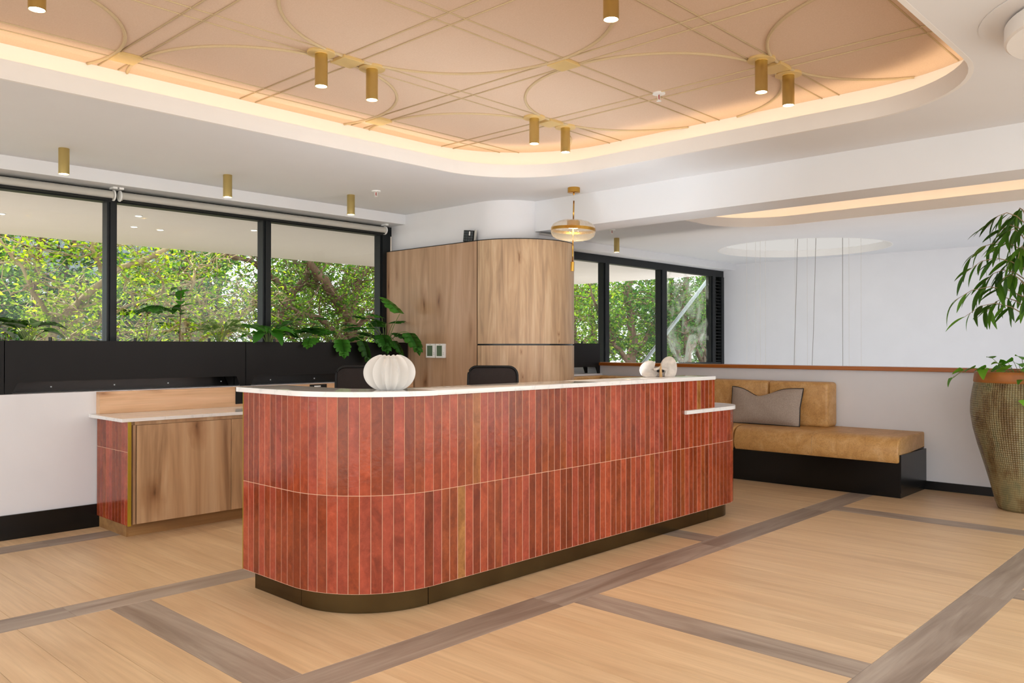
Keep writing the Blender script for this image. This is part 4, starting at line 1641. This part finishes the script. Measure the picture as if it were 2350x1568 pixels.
# pendant
plx, ply = 5.763, 4.667
pe = thing('pendant_lamp', 'ribbed glass disc pendant with brass ring, rod and weight', 'pendant lamp', (plx, ply, ZC))
LOC[pe.name] = (plx, ply, ZC)
obj('canopy', lathe(B(), [(.054, ZC), (.056, ZC - .002), (.056, ZC - .043), (.053, ZC - .045), (.0001, ZC - .045)], plx, ply, 32, caps=False), M['brass_b'], pe, smooth=True)
obj('grip', tube(B(), [(plx, ply, ZC - .045), (plx, ply, ZC - .066)], .007, 10), M['brass_b'], pe, smooth='all')
TX = sin(radians(46.7 - 90 + 90)) * 0
rv = Vector((sin(radians(43.3)), -cos(radians(43.3)), 0))          # sideways in view


def lean(z):
    # the hanging lamp leans very slightly
    k = (2.719 - z)
    return Vector((plx, ply, z)) - rv * (k * .022)


obj('cable', tube(B(), [(plx, ply, ZC - .066), lean(2.714)], .0016, 6), M['wirew'], pe)
obj('rod', tube(B(), [lean(2.716), lean(2.52)], .0065, 12), M['brass_b'], pe, smooth='all')
hub = lean(2.455)


def tilted(bm):
    bmesh.ops.rotate(bm, verts=bm.verts, cent=(0, 0, 0), matrix=Matrix.Rotation(radians(2.2), 3, Vector((cos(radians(43.3)), sin(radians(43.3)), 0))))
    bmesh.ops.translate(bm, verts=bm.verts, vec=hub)
    return bm


def ribg(r, z, t):
    return r * (1 + .022 * sin(28 * t)) if r > .03 else r


up_p = [(.03, .088), (.09, .084), (.14, .070), (.176, .048), (.194, .022), (.197, .012)]
dn_p = [(.197, -.014), (.197, -.030), (.184, -.058), (.155, -.080), (.105, -.094), (.05, -.098), (.012, -.098)]
obj('upper_glass', tilted(lathe(B(), up_p + [(r - .004, z - .004) for r, z in up_p[::-1]], 0, 0, 168, ribg, caps=False)), M['pglass'], pe, smooth='all')
obj('lower_glass', tilted(lathe(B(), dn_p + [(max(.008, r - .004), z + .004) for r, z in dn_p[::-1]], 0, 0, 168, ribg, caps=False)), M['pglass'], pe, smooth='all')
obj('brass_ring', tilted(lathe(B(), [(.196, .012), (.201, .012), (.201, -.014), (.196, -.014), (.196, .012)], 0, 0, 64, caps=False)), M['brass_b'], pe, smooth=True)
obj('lamp_cup', tilted(lathe(B(), [(.0001, .080), (.055, .080), (.058, .076), (.058, .022), (.0001, .022)], 0, 0, 32, caps=False)), M['brass_b'], pe, smooth=True)
obj('led_disc', tilted(lathe(B(), [(.0001, .018), (.050, .018), (.050, .021), (.0001, .021)], 0, 0, 32, caps=False)), M['bulb'], pe)
obj('lower_rod', tube(B(), [hub + Vector((0, 0, .018)), lean(2.16)], .0055, 12), M['brass_b'], pe, smooth='all')
obj('weight', tube(B(), [lean(2.165), lean(2.082)], .0165, 16), M['brass_b'], pe, smooth=True)

# round drum light near the camera
dr = thing('drum_light', 'large white round drum light on the ceiling at the upper right corner', 'ceiling light', (4.28, .50, ZC))
obj('ceiling_plate', lathe(B(), [(.53, ZC - .004), (.53, ZC - .0006)], 4.28, .50, 64), M['ceil'], dr)
obj('drum', lathe(B(), [(.40, ZC - .003), (.405, ZC - .012), (.425, ZC - .012), (.43, ZC - .018), (.43, ZC - .085), (.42, ZC - .093), (.0001, ZC - .093)], 4.28, .50, 64, caps=False), M['lip'], dr, smooth=True)

# cables hanging in the stair void
cz = [(9.962, 4.491, 1), (10.038, 4.289, 1), (10.265, 4.048, 1), (9.921, 5.17, 0), (9.918, 5.042, 0), (9.96, 4.997, 0), (9.965, 4.927, 0), (10.185, 4.629, 0), (10.125, 4.441, 0), (10.488, 4.056, 0), (10.77, 4.009, 0)]
rd = random.Random(4)
wh = ['first white cable from the left in the stair void', 'second white cable from the left in the stair void', 'third white cable from the left in the stair void', 'white cable just left of the leftmost dark cable', 'white cable just left of the middle dark cable', 'white cable between leftmost and middle dark cables', 'white cable just right of the rightmost dark cable', 'rightmost white cable hanging in the stair void']
wh = {3: 0, 4: 1, 5: 2, 6: 3, 7: 5, 8: 4, 9: 6, 10: 7} and {3: wh[0], 4: wh[1], 5: wh[2], 6: 'fourth white cable from the left in the stair void', 7: wh[3], 8: wh[5], 9: wh[6], 10: wh[7]}
for k, (x, y, dk) in enumerate(cz):
    x, y = x * 1.0615 + .06, y * 1.0615 + .0
    if hypot(x - VC[0], y - VC[1]) > VR - .03:
        f = (VR - .04) / hypot(x - VC[0], y - VC[1])
        x, y = VC[0] + (x - VC[0]) * f, VC[1] + (y - VC[1]) * f
    pts = [(x + (rd.gauss(0, .006) if dk and 0 < i < 5 else 0), y + (i * .014 if k < 2 else 0), 2.94 - i * .44) for i in range(6)]
    o = obj('hanging_cable', tube(B(), pts, .004 if dk else .0022, 6), M['wire' if dk else 'wirew'])
    tag(o, ('dark kinked cable hanging in the stair void, ' + ('leftmost', 'middle', 'rightmost')[k] + ' of three') if dk else wh[k], 'cable', 'cables hanging in the stair void')

# ------------------------------------------------------------------ outside
def outside():
    pv0 = B()
    box(pv0, -30, -1.9, -30, 7.33, -.3, -.011)
    box(pv0, -1.9, 40, -30, -1.0, -.3, -.011)
    pv0 = obj('bounce_paving', pv0, M['paving'])  # unseen paving, added to bounce daylight up to the ceiling
    pv0['kind'] = 'structure'
    pv0['label'] = 'unseen pale paving added behind the camera to bounce daylight indoors'
    gr = bx(-30, 60, 7.33, 60, -1.4, -1.2)
    tag(obj('garden_ground', gr, M['ground']), 'bare brown garden ground outside the windows', 'ground')
    bpy.data.objects['garden_ground']['kind'] = 'structure'
    pv = obj('terrace_paving', bx(-6, 16, 7.33, 11.3, -1.2, .0), M['paving'])
    pv['kind'] = 'structure'
    pv['label'] = 'pale terrace under the outside canopy'
    cn = obj('outdoor_canopy', bx(-8, 13.85, 7.33, 11.17, 2.75, 2.95), M['canopy'])
    cn['kind'] = 'structure'
    cn['label'] = 'white canopy soffit outside the windows'
    for k, (x, y) in enumerate(((2.509, 9.451), (3.517, 8.582), (3.802, 9.393), (4.107, 9.419), (4.863, 8.668))):
        t = thing('recessed_light', ('small recessed canopy light at the left edge', 'small recessed canopy light highest beside the first mullion', 'small recessed canopy light below the highest one', 'small recessed canopy light below the faint panel', 'small recessed canopy light near the second mullion')[k], 'ceiling light', (x, y, 2.75), group='recessed lights in the outside canopy')
        obj('lens', lathe(B(), [(.0001, 2.744), (.032, 2.744), (.032, 2.747), (.0001, 2.747)], x, y, 20, caps=False), M['outlamp'], t)
        obj('ring', lathe(B(), [(.033, 2.742), (.040, 2.742), (.040, 2.75), (.033, 2.75)], x, y, 20, caps=False), M['white'], t)
    st = obj('diagonal_brace', tube(B(), [(10.97, 8.5, .01), (14.75, 8.5, 2.74)], .035, 8), M['steel'])
    tag(st, 'pale diagonal steel brace outside the far window', 'brace')

    bd = thing('grey_building', 'grey concrete building behind the garden trees', 'building', (12, 26, -1.2))
    wb = bx(-4, 12, 24, 30, -1.2, 9)
    obj('wall', wb, M['conc'], bd)
    for i in range(5):
        for z in (1.8, 4.6):
            f = obj('window', bx(-3 + i * 3.0, -1.0 + i * 3.0, 23.93, 24.02, z, z + 1.5), M['frame'], bd)
            for s_ in range(6):
                obj('blind_slat', bx(-2.92 + i * 3.0, -1.08 + i * 3.0, 23.90, 23.93, z + .08 + s_ * .23, z + .2 + s_ * .23), M['white'], f)
    for z in (1.2, 4.0, 6.8):
        obj('joint_band', bx(-4, 12, 23.97, 24.0, z, z + .06), M['frame'], bd)

    def limb(b, p0, p1, r0, r1, rd, wob=.12, n=7):
        pts = []
        for i in range(n):
            t = i / (n - 1)
            p = p0.lerp(p1, t)
            if 0 < i < n - 1:
                p = p + Vector((rd.gauss(0, wob), rd.gauss(0, wob), rd.gauss(0, wob * .7)))
            pts.append(p)
        tube(b, pts, r0, 6, r1=r1)
        return pts

    def tree(lab, base, limbs, r0, leaf, bark, n, size, spread, seed, zr=(.4, 4.6), twigs=10):
        rd = random.Random(seed)
        t = thing('garden_tree', lab, 'tree', base, group='trees in the garden')
        b0 = Vector(base)
        tr = B()
        tips = []
        allp = []
        for k, (q, rr) in enumerate(limbs):
            # q: list of world points along the limb
            pts = [Vector(p) for p in q]
            dense = []
            for a, c in zip(pts, pts[1:]):
                for i in range(4):
                    dense.append(a.lerp(c, i / 4) + Vector((rd.gauss(0, .03), rd.gauss(0, .03), rd.gauss(0, .03))))
            dense.append(pts[-1])
            lb = B()
            tube(lb, dense, rr, 7, r1=rr * .4)
            obj('trunk' if k == 0 else 'limb', lb, M[bark], t, smooth='all')
            allp += dense[3:]
        tw = B()
        for k in range(twigs):
            p0 = rd.choice(allp)
            p1 = p0 + Vector((rd.gauss(0, spread[0] * .6), rd.gauss(0, spread[1] * .6), rd.gauss(.1, spread[2] * .6)))
            pts = limb(tw, p0, p1, .016, .005, rd, .07)
            for q in range(3):
                s = rd.choice(pts[2:])
                e = s + Vector((rd.gauss(0, .35), rd.gauss(0, .35), rd.gauss(.05, .3)))
                tips += limb(tw, s, e, .007, .003, rd, .04, 5)
            tips += pts[3:]
        o = obj('twigs', tw, M[bark], t)
        o['kind'] = 'stuff'
        verts, faces, tone = [], [], []
        m_ = 0
        while m_ < n:
            c = rd.choice(tips) + Vector((rd.gauss(0, .13), rd.gauss(0, .13), rd.gauss(0, .12)))
            m_ += 1
            if not (zr[0] < c.z < zr[1]) or c.y < 11.25 and c.x < 13.9:
                continue
            L = size * rd.uniform(.6, 1.3)
            d = Vector((rd.gauss(0, 1), rd.gauss(0, 1), rd.gauss(-.35, .6))).normalized()
            s = d.cross(Vector((rd.gauss(0, .5), rd.gauss(0, .5), 1))).normalized()
            u = s.cross(d)
            i0 = len(verts)
            w = L * .27
            for (a, bb, cc_) in ((0, 0, 0), (.35, -1, .18), (.75, -.62, .1), (1, 0, -.05), (.75, .62, .1), (.35, 1, .18)):
                verts.append(c + d * (a * L) + s * (bb * w) + u * (cc_ * w) - b0)
            faces.append((i0, i0 + 1, i0 + 2, i0 + 3))
            faces.append((i0, i0 + 3, i0 + 4, i0 + 5))
            tone += [rd.random()] * 2
        me = bpy.data.meshes.new('foliage')
        me.from_pydata(verts, [], faces)
        at = me.attributes.new('tone', 'FLOAT', 'FACE')
        at.data.foreach_set('value', tone)
        me.materials.append(M[leaf])
        f = bpy.data.objects.new('foliage', me)
        COL.objects.link(f)
        f.parent = t
        f['kind'] = 'stuff'
        return t

    # left: pale trunk leaning to the right, bright leaves
    tree('pale-barked leaning tree with bright yellow-green leaves in the left window', (3.2, 11.9, -1.2), [
        ([(3.2, 11.9, -1.2), (3.4, 11.8, .8), (3.75, 11.7, 1.7), (4.35, 11.7, 2.35), (5.1, 11.8, 2.75), (5.8, 11.9, 3.2)], .075),
        ([(4.35, 11.7, 2.35), (4.15, 11.6, 2.7), (4.1, 11.6, 3.2)], .035),
        ([(3.75, 11.7, 1.7), (3.4, 11.7, 2.2), (3.0, 11.8, 3.0)], .035),
        ([(3.5, 11.8, 1.2), (4.4, 11.9, 1.8), (5.3, 12, 2.2)], .03)], .07, 'leaf_t1', 'barkp', 4300, .075, (.7, .5, .55), 11, twigs=52)
    tree('low twiggy sunlit shrub between the first mullion and the sapling', (5.6, 12.4, -1.2), [
        ([(5.6, 12.4, -1.2), (5.5, 12.3, .6), (5.7, 12.3, 1.8), (5.9, 12.3, 2.6)], .05),
        ([(5.5, 12.3, .6), (6.4, 12.4, 1.6), (7.0, 12.5, 2.1)], .035),
        ([(5.5, 12.3, .6), (4.7, 12.4, 1.4), (4.2, 12.5, 1.9)], .035)], .05, 'leaf_t1', 'barkp', 3600, .062, (.8, .5, .5), 12, twigs=80)
    tree('green leafy tree with dark arching limb in the middle window', (7.6, 13.2, -1.2), [
        ([(7.6, 13.2, -1.2), (7.7, 13.1, 1.2), (8.0, 13.0, 2.4), (8.8, 13.0, 3.2), (9.6, 13, 3.5)], .10),
        ([(8.0, 13.0, 2.4), (7.2, 13.0, 2.9), (6.3, 13.1, 3.0)], .06),
        ([(7.7, 13.1, 1.2), (6.9, 13.2, 2.0), (6.2, 13.3, 2.2)], .04)], .09, 'leaf_t2', 'bark', 6000, .068, (.9, .6, .6), 13, twigs=70)
    tree('thick brown-limbed tree in the right pane beside the pod', (9.55, 13.0, -1.2), [
        ([(9.55, 13.0, -1.2), (9.45, 12.9, 1.0), (9.15, 12.8, 1.9), (8.55, 12.7, 2.6), (7.85, 12.6, 3.1)], .16),
        ([(9.15, 12.8, 1.9), (9.35, 12.8, 2.6), (9.75, 12.8, 3.4)], .08),
        ([(9.35, 12.9, 1.3), (8.45, 12.7, 1.9), (7.65, 12.6, 2.1)], .08),
        ([(9.25, 12.8, 1.7), (10.05, 12.8, 2.3), (10.65, 12.9, 2.7)], .06)], .14, 'leaf_t2', 'bark', 6500, .064, (.9, .6, .6), 14, twigs=70)
    tree('backlit bright tree behind the pod edge', (12.2, 14.2, -1.2), [
        ([(12.2, 14.2, -1.2), (12.1, 14.2, 1.5), (12.0, 14.2, 3.0), (11.8, 14.2, 4.0)], .12),
        ([(12.1, 14.2, 1.5), (11.2, 14.2, 2.4), (10.6, 14.2, 3.2)], .05)], .1, 'leaf_t1', 'bark', 4200, .075, (1.0, .6, .8), 15, twigs=50)
    k = 0
    for (x, y, lf, lab) in ((1.8, 14.5, 'leaf_t2', 'leafy green tree farthest left outside'), (4.6, 15.2, 'leaf_t3', 'dark green tree behind the leaning one'), (7.6, 16.2, 'leaf_t3', 'dark tree before the grey building'), (10.6, 16.2, 'leaf_t2', 'green tree far behind the thick limbs'), (14.2, 15.6, 'leaf_t2', 'green tree left in the far window')):
        k += 1
        tree(lab, (x, y, -1.2), [([(x, y, -1.2), (x + .1, y, 1.2), (x - .1, y, 2.6), (x + .2, y, 3.8)], .11), ([(x + .1, y, 1.2), (x + 1.0, y, 2.0), (x + 1.7, y, 2.5)], .06), ([(x + .1, y, 1.0), (x - .9, y, 1.9), (x - 1.5, y, 2.5)], .06)], .1, lf, 'bark', 4600, .09, (1.1, .5, .8), 30 + k, twigs=60)
    for (x, y, lf, lab) in ((16.2, 11.4, 'leaf_t2', 'sunlit tree in the left pane of the far window'), (18.0, 11.0, 'leaf_t3', 'dense dark tree in the middle pane of the far window'), (20.4, 11.6, 'leaf_t3', 'dense tree in the right pane of the far window'), (22.6, 13.2, 'leaf_t2', 'tree deep behind the far window'), (17.5, 14.2, 'leaf_t1', 'bright tree deep behind the far window panes')):
        k += 1
        tree(lab, (x, y, -1.2), [([(x, y, -1.2), (x + .1, y, 1.2), (x - .1, y, 2.6), (x + .3, y, 4.0)], .13), ([(x + .1, y, 1.2), (x + 1.0, y, 1.9), (x + 1.9, y, 2.7)], .07), ([(x + .1, y, .9), (x - .9, y, 1.7), (x - 1.5, y, 2.6)], .07)], .1, lf, 'bark', 5600, .092, (1.1, .6, .9), 50 + k, zr=(.2, 4.8), twigs=64)

    rd = random.Random(77)
    k = 0
    for (x, y, lab) in ((3.0, 19.0, 'shadowy backdrop tree farthest left beyond the others'), (6.5, 19.6, 'shadowy backdrop tree beyond the leaning tree'), (10.0, 19.4, 'shadowy backdrop tree beyond the middle window'), (13.5, 19.0, 'shadowy backdrop tree beyond the thick-limbed tree'), (17.0, 18.6, 'shadowy backdrop tree beyond the pod'), (21.5, 16.6, 'shadowy backdrop tree left in the far window'), (24.5, 15.6, 'shadowy backdrop tree in the middle of the far window'), (27.5, 15.6, 'shadowy backdrop tree right in the far window')):
        k += 1
        tree(lab, (x, y, -1.2), [([(x, y, -1.2), (x + .1, y, 1.2), (x - .1, y, 2.8), (x + .3, y, 4.6)], .14), ([(x + .1, y, .6), (x + 1.2, y, 1.7), (x + 2.1, y, 3.2)], .08), ([(x + .1, y, .4), (x - 1.1, y, 1.5), (x - 1.9, y, 3.2)], .08)], .1, 'leaf_t3', 'bark', 3600, .20, (1.3, .5, 1.2), 80 + k, zr=(.0, 6.2), twigs=56)


outside()
